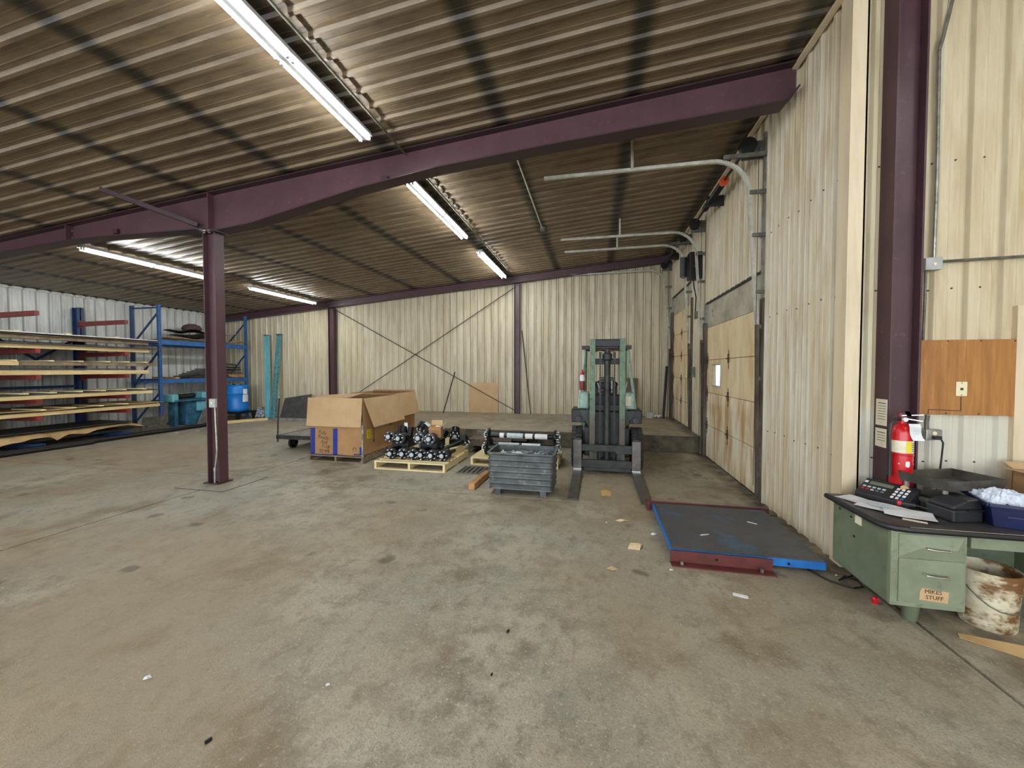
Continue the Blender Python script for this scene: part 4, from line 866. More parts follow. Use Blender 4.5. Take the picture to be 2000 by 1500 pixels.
tag(MB().tube([(1.78, 3.72, 0.01), (1.86, 3.55, 0.01), (1.98, 3.47, 0.01), (2.06, 3.50, 0.012), (2.08, 3.60, 0.012), (2.02, 3.66, 0.012), (1.93, 3.56, 0.02), (2.12, 3.70, 0.012), (2.3, 3.78, 0.012)], 0.007, 6).build('scale_cable', 'black_metal', smooth=True), 'looped black cable on the floor between scale and desk', 'cable')

# ------------------------------------------------------------------ cantilever lumber rack (left)
CR = thing('cantilever_rack', 'blue cantilever rack with red arms holding sheet stock by the left wall', 'rack', (-13.2, 5.9, 0))
LEV = (2.86, 2.06, 1.50, 0.98, 0.62)
for yy in (-1.6, 0.0, 1.6):
    up = MB().box(-0.09, -0.075, yy - 0.07, yy + 0.07, 0, 3.32); up.box(0.075, 0.09, yy - 0.07, yy + 0.07, 0, 3.32); up.box(-0.09, 0.09, yy - 0.01, yy + 0.01, 0, 3.32)
    up.build('upright', 'blue_rack', CR)
    MB().box(-0.1, 1.65, yy - 0.07, yy + 0.07, 0, 0.12).build('base_arm', 'blue_rack', CR)
    for z in LEV:
        a = MB().prism([(0.09, z - 0.03), (1.64, z + 0.0), (1.64, z + 0.095), (0.09, z + 0.085)], 'y', yy - 0.04, yy + 0.04).build('arm', 'red_arm', CR)
        MB().box(0.085, 0.10, yy - 0.05, yy + 0.05, z - 0.08, z + 0.12).build('arm_plate', 'red_arm', a)
for ya, yb in ((-1.6, 0.0), (0.0, 1.6)):
    MB().beam((0, ya, 2.55), (0, (ya + yb) / 2, 1.95), 0.05, 0.05).build('brace', 'blue_rack', CR); MB().beam((0, yb, 2.55), (0, (ya + yb) / 2, 1.95), 0.05, 0.05).build('brace', 'blue_rack', CR)
    MB().box(-0.04, 0.04, ya, yb, 1.25, 1.31).build('brace', 'blue_rack', CR)
XA = -11.60
def lumber(label, x, z, y0, y1, w=0.09, h=0.085, mat='pine_y', tilt=0.0):
    return tag(MB().add([(x - w, y0, z), (x, y0, z), (x, y1, z + tilt), (x - w, y1, z + tilt), (x - w, y0, z + h), (x, y0, z + h), (x, y1, z + h + tilt), (x - w, y1, z + h + tilt)],
                        [(0, 3, 2, 1), (4, 5, 6, 7), (0, 1, 5, 4), (1, 2, 6, 5), (2, 3, 7, 6), (3, 0, 4, 7)]).build('lumber_board', mat, bevel=0.003), label, 'lumber')
def sheetstock(label, z, th, y0, y1, mat, x0=-13.09, x1=-11.62, sag=0.0, name='sheet_stack'):
    return tag(MB().sheet(8, 24, lambda u, v: (x0 + (x1 - x0) * u, y0 + (y1 - y0) * v, z + th + sag * math.sin(v * 17 + u * 2) * u), th).build(name, mat), label, 'sheet stock')
sheetstock('dark sheets lying on the pale board of the top loaded rack arms', 2.245, 0.03, 3.9, 8.22, 'steel_plate', x1=-11.52)
lumber('yellow front board on the top loaded rack arms', XA, 2.158, 3.7, 8.02, h=0.085)
lumber('brown board under the topmost white-edged sheets of the rack', XA - 0.02, 2.355, 3.7, 8.02, w=0.14, h=0.08, mat='old_wood')
sheetstock('topmost white-edged sheets on the rack', 2.475, 0.018, 3.8, 8.16, 'white_paper', x1=-11.5)
sheetstock('dark wavy sheets just under the topmost white-edged ones', 2.44, 0.014, 3.8, 8.25, 'old_wood', x1=-11.56, sag=0.006)
lumber('brown-topped board of the upper layer at mid height of the rack', XA, 1.80, 5.28, 8.22, w=0.16, h=0.075, mat='old_wood')
lumber('pale board end piece at mid height left edge of the rack', XA + 0.03, 1.80, 4.7, 5.62, w=0.12, h=0.085)
sheetstock('black sheets between the two boards at mid height of the rack', 1.70, 0.035, 4.2, 7.65, 'plate_dark')
lumber('long pale board on the middle rack arms', XA, 1.598, 3.7, 8.0, h=0.095)
sheetstock('thin dark sheets with pale spacers on the fourth rack level', 1.155, 0.03, 3.7, 8.22, 'plate_dark')
lumber('long pale board with round spacer ends on the fourth rack level', XA, 1.078, 3.7, 8.08, h=0.08)
sheetstock('dark sheets on the lowest rack arms under kraft cover', 0.800, 0.012, 3.7, 8.2, 'plate_dark')
lumber('long tan board on the lowest rack arms', XA, 0.718, 3.7, 8.25, h=0.08, mat='pine_y')
sheetstock('thin kraft cardboard laid over the lowest rack arms', 0.830, 0.006, 3.7, 8.3, 'kraft_paper', sag=0.010, x1=-11.56)
st_me = MB().lathe([(0.0, 0.0), (0.03, 0.004), (0.03, 0.06), (0.0, 0.064)], 10, axis='x').mesh('wood_spacer', 'pine')
n_ = 0
for lev, z, ys_ in (('fourth', 1.19, (5.25, 5.7, 6.13, 6.57, 7.0, 7.42, 7.86)), ('lowest', 0.83, (5.25, 5.95, 6.45, 6.95, 7.45)), ('third', 1.885, (5.55, 6.1, 6.6, 7.1, 7.5, 7.9)), ('second', 2.495, (5.6, 6.4, 7.3))):
    for k, y_ in enumerate(ys_):
        o = MB().box(-0.9, 0.0, -0.045, 0.045, 0, 0.03).build('wood_spacer', 'pine', loc=(XA + 0.05, y_, z), bevel=0.006)
        tag(o, 'pale wood spacer end on the %s rack level, %s from the picture edge' % (lev, ('first', 'second', 'third', 'fourth', 'fifth', 'sixth', 'seventh')[k]), 'wood spacer', 'wood spacers on the lumber rack')
zz = lambda v, n, s: (lambda t: (lambda i, f: (random.Random(int(i) * 7 + s).random() * (1 - f) + random.Random((int(i) + 1) * 7 + s).random() * f))(math.floor(t), t - math.floor(t)))(v * n)
kp = MB().sheet(6, 90, lambda u, v: (-12.9 + 1.22 * u + 0.20 * max(0, u - 0.75) * 4 * (zz(v, 16, 3) - 0.3), 4.6 + 3.25 * v, 0.30 + 0.03 * zz(v, 24, 1) * u - (0.02 + 0.24 * zz(v, 14, 5) ** 1.5) * max(0, u - 0.75) * 4 * (1.15 - 0.85 * v)), 0.004)
sheetstock('dark sheets lying on the kraft paper at the bottom of the rack', 0.338, 0.02, 4.6, 7.8, 'plate_dark', x1=-11.92)
tag(kp.build('kraft_sheet', 'kraft_paper'), 'crumpled kraft paper sagging over the bottom of the lumber rack', 'kraft paper')
sheetstock('dark plates lying on the rack base under the kraft paper', 0.125, 0.05, 4.2, 8.1, 'plate_dark', x0=-12.8, x1=-12.0)
for i, (x, y0, y1, r) in enumerate(((-11.37, 4.0, 9.9, 0.055), (-11.48, 4.4, 9.4, 0.05), (-11.26, 3.6, 6.6, 0.045))):
    tag(MB().cyl((0, 0, 0), (0, y1 - y0, 0), r, n=12).build('black_pipe', 'black_metal', loc=(x, y0, r), smooth=True), ('long black pipe on the floor along the rack, middle of three', 'black pipe on the floor nearest the rack base', 'short black pipe at the left edge, farthest from the rack')[i], 'pipe')
tag(MB().box(-0.02, 0.02, -0.3, 0.3, 0, 0.42).build('steel_offcut', 'galv_dull', loc=(-12.0, 8.35, 0.0), rot=(0, 14, 0)), 'grey plate leaning at the foot of the blue rack post', 'plate')

# ------------------------------------------------------------------ blue pallet rack with shelves
PR = thing('pallet_rack', 'blue pallet rack with two loaded shelf levels in the left corner', 'rack', (-12.7, 10.1, 0))
for yy in (-1.40, 1.40):
    for xx in (-0.5, 0.5):
        p_ = MB(); p_.box(xx - 0.04, xx + 0.04, yy - 0.035, yy + 0.035, 0, 3.56 if yy < 0 else 3.60)
        up = p_.build('post', 'blue_rack' if xx < 0 else 'blue_beam', PR, bevel=0.004)
        if xx > 0:
            m = MB(); z = 0.10
            while z < 3.5:
                m.box(xx - 0.025, xx - 0.010, yy - 0.0365, yy - 0.034, z, z + 0.028); m.box(xx + 0.010, xx + 0.025, yy - 0.0365, yy - 0.034, z, z + 0.028); m.box(xx + 0.039, xx + 0.0415, yy - 0.012, yy + 0.012, z, z + 0.028); z += 0.06
            stuff(m.build('slot_holes', 'black_metal', up))
            MB().box(xx - 0.07, xx + 0.07, yy - 0.06, yy + 0.06, 0, 0.012).build('foot_plate', 'blue_rack', up)
            if yy < 0: lab(MB().box(xx - 0.042, xx + 0.042, yy - 0.037, yy - 0.033, 0.02, 0.72).build('lower_post_sleeve', 'violet_post', up), 'violet tinted foot of the post')
    for (za, zb) in ((3.35, 2.45), (2.25, 1.25), (1.05, 0.15)): MB().beam((0.48, yy, za), (-0.48, yy, zb), 0.03, 0.045).build('diagonal_brace', 'blue_rack', PR)
    MB().box(-0.5, 0.5, yy - 0.018, yy + 0.018, 3.46, 3.50).build('top_brace', 'blue_rack', PR)
for z0, z1 in ((2.43, 2.57), (1.31, 1.43)):
    for xx in (-0.5, 0.5): MB().box(xx - 0.025, xx + 0.03, -1.37, 1.37, z0, z1).build('beam', 'blue_beam', PR, bevel=0.006)
    for k in range(5): MB().box(-0.47, 0.47, -1.2 + k * 0.6 - 0.03, -1.2 + k * 0.6 + 0.03, z1 - 0.04, z1 - 0.005).build('shelf_bar', 'blue_rack', PR)
def crumple(label, x, y, z, w, d, amp, mat, name='flattened_carton', seed=0, cat='cardboard', rz=0):
    f = lambda u, v: ((u - 0.5) * w, (v - 0.5) * d, amp * (0.5 + 0.5 * math.sin(u * 5 + seed) * math.cos(v * 6 + seed * 2)) + 0.006)
    return tag(MB().sheet(8, 10, f, 0.006).build(name, mat, loc=(x, y, z), rot=(0, 0, rz)), label, cat)
crumple('tan flattened carton at the bottom of the upper shelf heap', -12.62, 9.75, 2.57, 0.95, 1.5, 0.12, 'cardboard', seed=1)
crumple('dark folded sheet over the tan carton on the upper shelf', -12.55, 10.05, 2.69, 0.9, 1.2, 0.15, 'plate_dark', seed=2.3, rz=8)
crumple('tan torn carton hanging over the right end of the upper shelf', -12.55, 11.05, 2.575, 1.0, 0.7, 0.14, 'kraft_paper', seed=4)
crumple('pale grey sheets on the right of the upper shelf heap', -12.6, 10.7, 2.86, 0.8, 0.9, 0.10, 'white_paper', seed=5, rz=-10)
crumple('black sheets in the middle of the upper shelf heap', -12.7, 9.9, 2.85, 0.8, 0.9, 0.12, 'black_metal', seed=0.4, cat='sheet')
sg = MB().lathe([(0.0, 0), (0.24, 0.01), (0.27, 0.07), (0.21, 0.16), (0.1, 0.21), (0.0, 0.22)], 14)
tag(sg.build('cloth_sack', 'mauve', loc=(-12.75, 10.05, 2.96), smooth=True), 'dull mauve sack on top of the upper shelf heap', 'sack')
for i in range(7):
    tag(MB().obox((0, 0, 0), (0.9 - 0.05 * i, 1.35 - 0.13 * i, 0.035), (0, 0, 0)).build('steel_plate', 'plate_dark' if i % 2 else 'steel_plate', loc=(-12.65 + 0.02 * (i % 3), 10.25 + 0.05 * i, 1.43 + 0.02 + i * 0.045), rot=(0, 0, 3 * ((i * 7) % 3 - 1))), 'dark plate in the lower shelf stack, %s from the bottom' % ('first', 'second', 'third', 'fourth', 'fifth', 'sixth', 'seventh')[i], 'plate', 'plates on the lower shelf')
for i in range(4):
    tag(MB().obox((0, 0, 0), (0.8, 0.5 - 0.05 * i, 0.03), (0, 0, 0)).build('metal_strip', ('galv_dull', 'steel_plate', 'black_metal', 'galv_dull')[i], loc=(-12.62, 11.1 - 0.03 * i, 1.60 + i * 0.10), rot=(5 * (i % 2), 2 * i, 5 * i)), 'odd metal piece at the right end of the lower shelf, %s up' % ('first', 'second', 'third', 'fourth')[i], 'metal piece', 'odd metal on the lower shelf')
pallet('small wooden pallet at the right end of the lower shelf', -13.1, -12.2, 10.82, 11.42, h=0.12, mat='timber_orange', z=1.43, nb=5)
tag(MB().box(-0.45, 0.45, -0.06, 0.06, 0, 0.06).build('wood_offcut', 'timber_orange', loc=(-12.62, 9.15, 1.43), bevel=0.003), 'short brown wood offcut at the left end of the lower shelf', 'wood')

# teal machine under the shelf
MC = thing('teal_machine', 'old teal workshop machine under the lower rack shelf', 'machine', (-12.55, 9.75, 0))
MB().box(-0.35, 0.35, -0.35, 0.45, 0.0, 0.72).build('base_cabinet', 'machine_teal', MC, bevel=0.02)
MB().box(0.355, 0.37, -0.05, 0.40, 0.42, 0.72).build('front_cover', 'teal', MC, bevel=0.008)
MB().box(-0.45, 0.45, -0.75, 0.85, 0.74, 0.80).build('table', 'machine_teal', MC, bevel=0.01)
MB().box(-0.1, 0.42, 0.1, 0.75, 0.80, 1.0).build('head', 'teal', MC, bevel=0.03)
MB().box(0.0, 0.44, -0.80, -0.62, 0.74, 0.97).build('bracket', 'teal', MC, bevel=0.03)
MB().cyl((0.1, -0.6, 0.88), (0.1, 0.1, 0.90), 0.07, n=14).build('spindle', 'dark_metal', MC, smooth=True)
for y_ in (-0.6, 0.65): MB().box(0.1, 0.3, y_ - 0.05, y_ + 0.05, 0, 0.74).build('leg', 'machine_teal', MC)
MB().beam((0.2, -0.5, 0.97), (0.2, 0.2, 1.02), 0.02, 0.02).build('lever', 'galv', MC)
tag(MB().obox((0, 0, 0.26), (0.03, 0.55, 0.62), (0, 30, 0)).build('leaning_plate', 'grey_board', loc=(-12.0, 9.95, 0.0)), 'grey-brown plate leaning against the teal machine', 'plate')
DP = thing('drum_cradle', 'low black stand under the blue drum', 'stand', (-12.0, 10.95, 0))
MB().box(-0.4, 0.4, -0.35, 0.35, 0.22, 0.29).build('top', 'black_metal', DP)
for x_ in (-0.34, 0.34):
    for y_ in (-0.3, 0.3): MB().box(x_ - 0.04, x_ + 0.04, y_ - 0.04, y_ + 0.04, 0, 0.22).build('leg', 'black_metal', DP)
DR = thing('plastic_drum', 'bright blue plastic drum with white labels under the rack shelf', 'drum', (-12.0, 10.95, 0.29))
MB().lathe([(0.0, 0.0), (0.29, 0.0), (0.325, 0.03), (0.33, 0.08), (0.335, 0.09), (0.33, 0.10), (0.335, 0.42), (0.34, 0.60), (0.345, 0.61), (0.34, 0.62), (0.335, 0.80), (0.31, 0.87), (0.27, 0.90), (0.27, 0.885), (0.0, 0.885)], 36).build('body', 'drum_blue', DR, smooth=True)
for x_ in (-0.15, 0.15): MB().cyl((x_, 0, 0.885), (x_, 0, 0.92), 0.035, n=12).build('bung', 'black_metal', DR)
def arc_label(a0, a1, z0, z1, r):
    m = MB(); k = 6; vs = []
    for i in range(k + 1):
        a = R(a0 + (a1 - a0) * i / k)
        for z in (z0, z1):
            for rr in (r, r + 0.003): vs.append((rr * math.cos(a), rr * math.sin(a), z))
    fs = []
    for i in range(k):
        o = 4 * i; fs += [(o + 1, o + 5, o + 7, o + 3), (o, o + 2, o + 6, o + 4), (o, o + 4, o + 5, o + 1), (o + 2, o + 3, o + 7, o + 6)]
    fs += [(0, 1, 3, 2), (4 * k, 4 * k + 2, 4 * k + 3, 4 * k + 1)]
    return m.add(vs, fs)
arc_label(-15, 10, 0.58, 0.76, 0.345).build('paper_label', 'white_paper', DR); arc_label(-18, 16, 0.32, 0.56, 0.345).build('paper_label', 'white_paper', DR)

# things along the left part of the back wall
def channel(label, x0, y0, x1, y1, h, mat):
    t = thing('steel_channel', label, 'steel post', (x0, y0, 0), group='teal steel posts leaning on the back wall')
    v = Vector((x1 - x0, y1 - y0, h)); 
    MB().beam((0, 0, 0), v, 0.012, 0.15, up=(0, -1, 0) if False else (1, 0, 0)).build('web', mat, t)
    for s in (-1, 1): MB().beam(Vector((s * 0.075, -0.03, 0)), v + Vector((s * 0.075, -0.03, 0)), 0.07, 0.012, up=(1, 0, 0)).build('flange', mat, t)
    MB().obox(v + Vector((0, -0.03, 0.006)), (0.20, 0.14, 0.012)).build('end_plate', 'dark_metal', t)
channel('bright teal steel post leaning on the back wall, left of two', -11.22, YB - 0.42, -11.50, YB - 0.12, 2.93, 'teal')
channel('faded teal steel post leaning on the back wall, right of two', -11.0, YB - 0.42, -10.98, YB - 0.12, 2.95, 'teal_dark')
m = MB(); m.add([(-0.55, 0, 0), (0.52, 0, 0), (0.55, 0.22, 0.86), (-0.52, 0.22, 0.70), (-0.55, 0.03, 0), (0.52, 0.03, 0), (0.55, 0.25, 0.86), (-0.52, 0.25, 0.70)], [(0, 1, 2, 3), (4, 7, 6, 5), (0, 4, 5, 1), (1, 5, 6, 2), (2, 6, 7, 3), (3, 7, 4, 0)])
tag(m.build('dark_panel', 'plate_dark', loc=(-10.15, YB - 0.50, 0.0)), 'dark grey steel sheet leaning on the back wall beside the teal posts', 'steel sheet')
wrp = MB().sheet(14, 10, lambda u, v: ((u - 0.5) * 0.5, (v - 0.5) * 0.5, 0.05 + 0.34 * math.sin(math.pi * u) ** 0.7 * math.sin(math.pi * v) ** 0.7 + 0.03 * math.sin(u * 23 + v * 17)), 0.01)
tag(wrp.build('plastic_bundle', 'bag_clear', loc=(-11.58, YB - 0.35, 0.0)), 'crumpled clear plastic and dark scrap heap at the foot of the back wall', 'plastic heap')
tag(MB().beam((-11.5, 9.8, 0.045), (-10.8, 10.95, 0.045), 0.10, 0.085).build('lumber_board', 'pine_y', bevel=0.003), 'pale board lying on the floor in front of the blue drum', 'lumber')
tag(MB().beam((-11.6, 9.3, 0.045), (-11.25, 9.72, 0.045), 0.10, 0.085).build('lumber_board', 'pine', bevel=0.003), 'short pale board end beside the free-standing column on the floor', 'lumber')
tag(MB().beam((-10.5, YB - 0.95, 0.05), (-8.9, YB - 0.85, 0.05), 0.10, 0.09).build('lumber_board', 'grey_board', bevel=0.003), 'weathered grey board on the floor in front of the dark steel sheet', 'lumber')
# right part of the back wall
m = MB().obox((0, 0, 0.475), (0.94, 0.006, 0.95), (-0.8, 0, 0)); tag(m.build('cardboard_sheet', 'cardboard', loc=(-3.47, YB - 0.045, DOCK)), 'flat tan cardboard sheet leaning on the back wall', 'cardboard')
m = thing('white_carton', 'small pale box with litter in the corner near the far dock door', 'box', (1.50, YB - 0.35, DOCK))
MB().box(-0.09, 0.09, -0.07, 0.07, 0, 0.17).build('box', 'grey_box', m, bevel=0.005); MB().sheet(6, 6, lambda u, v: (0.12 + 0.22 * u, -0.1 + 0.2 * v, 0.02 + 0.07 * abs(math.sin(u * 6 + v * 5))), 0.004).build('litter', 'white_paper', m)
tag(MB().obox((0, 0, 0.55), (0.30, 0.05, 1.15), (-10, 3, 0)).build('steel_slab', 'deck_wood', loc=(1.02, YB - 0.22, DOCK)), 'tall brown-grey slab leaning on the back wall behind the forklift', 'slab')
# ------------------------------------------------------------------ desk
DT = 0.685
D = thing('tanker_desk', 'green steel office desk with black-edged top by the corner', 'desk', (1.93, 3.03, 0))
# local: x right, y back (0..0.88), z up
MB().prism([(0.06, -0.02), (1.58, -0.02), (1.62, 0.02), (1.62, 0.72), (-0.03, 0.66), (-0.03, 0.07), (0.0, 0.01)], 'z', DT - 0.035, DT - 0.001).build('desk_top', 'desk_top', D, bevel=0.004)
m = MB(); m.tube([(-0.035, 0.66, DT - 0.02), (-0.035, 0.4, DT - 0.02), (-0.035, 0.10, DT - 0.02), (-0.022, 0.03, DT - 0.02), (0.02, -0.012, DT - 0.02), (0.09, -0.027, DT - 0.02), (0.5, -0.027, DT - 0.02), (1.60, -0.027, DT - 0.02)], 0.021, 8); m.build('edge_moulding', 'rubber_black', D, smooth=True)
MB().tube([(0.09, -0.03, DT - 0.003), (0.8, -0.03, DT - 0.003), (1.60, -0.03, DT - 0.003)], 0.004, 6).build('metal_trim', 'chrome', D)
def pedestal(x0, x1, nm):
    p_ = MB().box(x0, x1, 0.0, 0.64, 0.14, DT - 0.035).build('pedestal', 'desk_green', D, bevel=0.018)
    MB().box(x0 + 0.004, x1 - 0.004, -0.006, 0.01, 0.145, DT - 0.04).build('face_frame', 'desk_front', p_)
    wd = x1 - x0
    # upper drawer: face with four sloping facets, lower file drawer
    for a, b_, facet in ((0.48, 0.63, True), (0.175, 0.47, False)):
        m = MB(); X0, X1 = x0 + 0.045, x1 - 0.02
        if facet:
            cx0, cx1, cz = X0 + 0.11, X1 - 0.05, (a + b_) / 2
            m.add([(X0, -0.012, a), (X1, -0.012, a), (X1, -0.012, b_), (X0, -0.012, b_), (cx0, -0.034, cz - 0.004), (cx1, -0.034, cz - 0.004), (cx1, -0.034, cz + 0.004), (cx0, -0.034, cz + 0.004), (X0, -0.004, a), (X1, -0.004, a), (X1, -0.004, b_), (X0, -0.004, b_)],
                  [(0, 1, 5, 4), (1, 2, 6, 5), (2, 3, 7, 6), (3, 0, 4, 7), (4, 5, 6, 7), (8, 11, 10, 9), (0, 8, 9, 1), (1, 9, 10, 2), (2, 10, 11, 3), (3, 11, 8, 0)])
        else: m.box(X0, X1, -0.016, -0.004, a, b_)
        dw = m.build('drawer', 'desk_front', D)
        hz = (a + b_) / 2 if facet else b_ - 0.09; hx = (x0 + x1) / 2 + 0.02
        MB().tube([(hx - 0.055, -0.014, hz + 0.004), (hx - 0.05, -0.045, hz), (hx, -0.05, hz - 0.004), (hx + 0.07, -0.045, hz - 0.008), (hx + 0.075, -0.014, hz - 0.004)], 0.0065, 8).build('handle', 'chrome', dw, smooth=True)
        if not facet and x0 < 0.5:
            cd_ = MB().prism([(hx - 0.07, 0.205), (hx + 0.085, 0.195), (hx + 0.09, 0.27), (hx - 0.055, 0.285), (hx - 0.068, 0.262)], 'y', -0.0185, -0.0165).build('card_note', 'cardboard', dw)
            text('MIKES', 0.036, cd_, (hx + 0.005, -0.0195, 0.262), (90, 2, 0), 'ink_brown'); text('STUFF', 0.036, cd_, (hx + 0.012, -0.0195, 0.224), (90, 2, 0), 'ink_brown')
    for yy in (0.10, 0.54): MB().lathe([(0.034, 0.0), (0.04, 0.01), (0.052, 0.14)], 14, ((x0 + x1) / 2 - 0.02, yy, 0)).build('foot', 'desk_green', p_, smooth=True)
    return p_
pedestal(0.0, 0.42, 'left'); pedestal(1.18, 1.60, 'right')
MB().box(0.44, 1.16, -0.004, 0.03, DT - 0.12, DT - 0.045).build('center_drawer', 'desk_front', D, bevel=0.004)
MB().box(0.42, 1.18, 0.60, 0.62, 0.06, DT - 0.04).build('modesty_panel', 'desk_green', D)
for y_, z_ in ((0.54, 0.60), (0.40, 0.585), (0.36, 0.45)): MB().cyl((-0.001, y_, z_), (-0.003, y_, z_), 0.010, n=8).build('screw_hole', 'black_metal', D)
MB().box(-0.004, -0.0005, 0.28, 0.35, 0.56, 0.63).build('paper_tag', 'cream_paper', D)

# things on the desk
K = thing('scale_indicator', 'black keypad weight indicator at the back left of the desk', 'scale display', (2.17, 3.52, DT), -58)
m = MB(); m.prism([(0.0, 0.0), (0.16, 0.0), (0.16, 0.135), (0.0, 0.04)], 'x', -0.17, 0.17); m.build('case', 'plastic_black', K, bevel=0.008)
fa = math.degrees(math.atan2(0.095, 0.16))
def on_face(x, t, w_, h_, th, name, mat):
    c = Vector((x, t * math.cos(R(fa)), 0.04 + t * math.sin(R(fa)))) + Vector((0, -math.sin(R(fa)), math.cos(R(fa)))) * 0.001
    return MB().obox(c, (w_, h_, th), (fa, 0, 0)).build(name, mat, K)
on_face(-0.05, 0.135, 0.15, 0.035, 0.002, 'display', 'lcd')
for i in range(3):
    for j in range(4): on_face(0.06 + i * 0.03, 0.03 + j * 0.033, 0.017, 0.019, 0.006, 'key', 'white_paper' if (i, j) != (2, 0) else 'blue_beam')
for i in range(5):
    on_face(-0.14 + i * 0.032, 0.085, 0.02, 0.016, 0.004, 'key', 'cap_grey')
    on_face(-0.14 + i * 0.032, 0.055, 0.02, 0.014, 0.004, 'key', ('red_ext', 'red_ext', 'cap_grey', 'desk_green', 'desk_green')[i])
on_face(-0.15, 0.14, 0.022, 0.022, 0.002, 'logo', 'white_paper')
for i, (x, y, w_, d_, a, mt) in enumerate(((2.03, 3.50, 0.16, 0.28, 20, 'white_paper'), (2.10, 3.36, 0.22, 0.28, 38, 'white_paper'), (2.17, 3.24, 0.20, 0.26, 62, 'white_paper'), (2.08, 3.38, 0.06, 0.14, 50, 'cap_grey'))):
    z = DT + 0.001 + 0.005 * i
    tag(MB().sheet(5, 5, lambda u, v: ((u - 0.5) * w_, (v - 0.5) * d_, 0.004 + 0.004 * math.sin(u * 5 + v * 4 + i)), 0.0015).build('paper_sheet', mt, loc=(x, y, z), rot=(0, 0, a)), ('white paper under the keypad at the left desk edge', 'white paper in the middle of the desk-top spread', 'white paper nearest the front desk edge', 'blue-grey slip on top of the white papers')[i], 'paper', 'papers on the desk')
sd = thing('screwdriver', 'screwdriver with black and red handle on the papers', 'screwdriver', (2.24, 3.36, DT + 0.045), -35)
MB().lathe([(0.0, -0.05), (0.014, -0.045), (0.018, 0.0), (0.013, 0.045), (0.0, 0.05)], 10, axis='x').build('grip', 'plastic_black', sd, smooth=True); MB().cyl((-0.05, 0, 0), (-0.03, 0, 0), 0.017, n=10).build('grip_band', 'red_ext', sd); MB().cyl((0.05, 0, 0), (0.14, 0, -0.015), 0.005, n=6).build('shaft', 'chrome', sd)
pl = thing('pliers', 'small pale-handled pliers lying behind the papers', 'pliers', (2.30, 3.45, DT + 0.02), -40)
MB().tube([(-0.09, 0.02, 0.01), (-0.03, 0.012, 0), (0, 0, 0), (0.05, -0.005, 0)], 0.007, 6).build('handle', 'cap_grey', pl); MB().tube([(-0.08, -0.025, 0.01), (-0.03, -0.012, 0), (0, 0, 0), (0.05, 0.006, 0)], 0.007, 6).build('handle', 'chrome', pl)
tag(MB().sheet(4, 6, lambda u, v: ((u - 0.5) * 0.07, (v - 0.5) * 0.02, v * 0.13 + 0.015 * math.sin(u * 5)), 0.004).build('tan_card', 'kraft_paper', loc=(2.33, 3.50, DT), rot=(0, 0, -30)), 'torn tan card standing beside the keypad', 'card')
BS = thing('bench_scale', 'bench scale with a dusty steel tray raised on a frame at the desk back', 'scale', (2.60, 3.50, DT + 0.0), 20)
m = MB(); m.add([(-0.24, -0.15, 0.175), (0.24, -0.15, 0.175), (0.24, 0.15, 0.175), (-0.24, 0.15, 0.175), (-0.25, -0.16, 0.245), (0.25, -0.16, 0.245), (0.25, 0.16, 0.245), (-0.25, 0.16, 0.245)], [(0, 3, 2, 1), (0, 1, 5, 4), (1, 2, 6, 5), (2, 3, 7, 6), (3, 0, 4, 7)])
m.add([(-0.23, -0.14, 0.182), (0.23, -0.14, 0.182), (0.23, 0.14, 0.182), (-0.23, 0.14, 0.182), (-0.25, -0.16, 0.245), (0.25, -0.16, 0.245), (0.25, 0.16, 0.245), (-0.25, 0.16, 0.245)], [(0, 1, 2, 3), (0, 4, 5, 1), (1, 5, 6, 2), (2, 6, 7, 3), (3, 7, 4, 0)])
m.build('weighing_tray', 'pan_steel', BS)
m = MB(); m.beam((-0.22, -0.13, 0.07), (0.20, -0.13, 0.07), 0.03, 0.03); m.beam((-0.22, 0.13, 0.07), (0.20, 0.13, 0.07), 0.03, 0.03); m.beam((-0.22, -0.13, 0.07), (-0.22, 0.13, 0.07), 0.03, 0.03); m.beam((0.2, -0.13, 0.07), (0.2, 0.13, 0.07), 0.03, 0.03); m.build('frame', 'galv_dull', BS)
for x_ in (-0.22, 0.18):
    for y_ in (-0.12, 0.12): MB().cyl((x_, y_, 0.0), (x_, y_, 0.175), 0.016, n=8).build('foot', 'galv', BS)
MB().obox((-0.02, 0.0, 0.07), (0.36, 0.22, 0.05)).build('load_cell', 'black_metal', BS)
bk = thing('black_case', 'black plastic box with a sloping lid in front of the steel tray', 'plastic case', (2.44, 3.24, DT), 12)
m = MB(); m.prism([(-0.105, 0.0), (0.10, 0.0), (0.10, 0.085), (-0.105, 0.085)], 'y', -0.08, 0.10); m.build('body', 'plastic_black', bk, bevel=0.012)
m = MB(); m.prism([(-0.10, 0.085), (0.10, 0.085), (0.10, 0.155), (0.0, 0.15), (-0.095, 0.11)], 'y', -0.075, 0.09); m.build('lid', 'plastic_black', bk, bevel=0.01)
MB().box(-0.01, 0.10, -0.088, -0.08, 0.078, 0.09).build('lip', 'rubber_black', bk)
TT = thing('plastic_tote', 'navy plastic tote full of white plastic bags on the desk', 'tote', (2.85, 3.20, DT), -18)
m = MB(); o = [(-0.25, -0.16, 0.0), (0.25, -0.16, 0.0), (0.25, 0.16, 0.0), (-0.25, 0.16, 0.0), (-0.28, -0.19, 0.15), (0.28, -0.19, 0.15), (0.28, 0.19, 0.15), (-0.28, 0.19, 0.15)]; i_ = [(-0.24, -0.15, 0.01), (0.24, -0.15, 0.01), (0.24, 0.15, 0.01), (-0.24, 0.15, 0.01), (-0.27, -0.18, 0.15), (0.27, -0.18, 0.15), (0.27, 0.18, 0.15), (-0.27, 0.18, 0.15)]
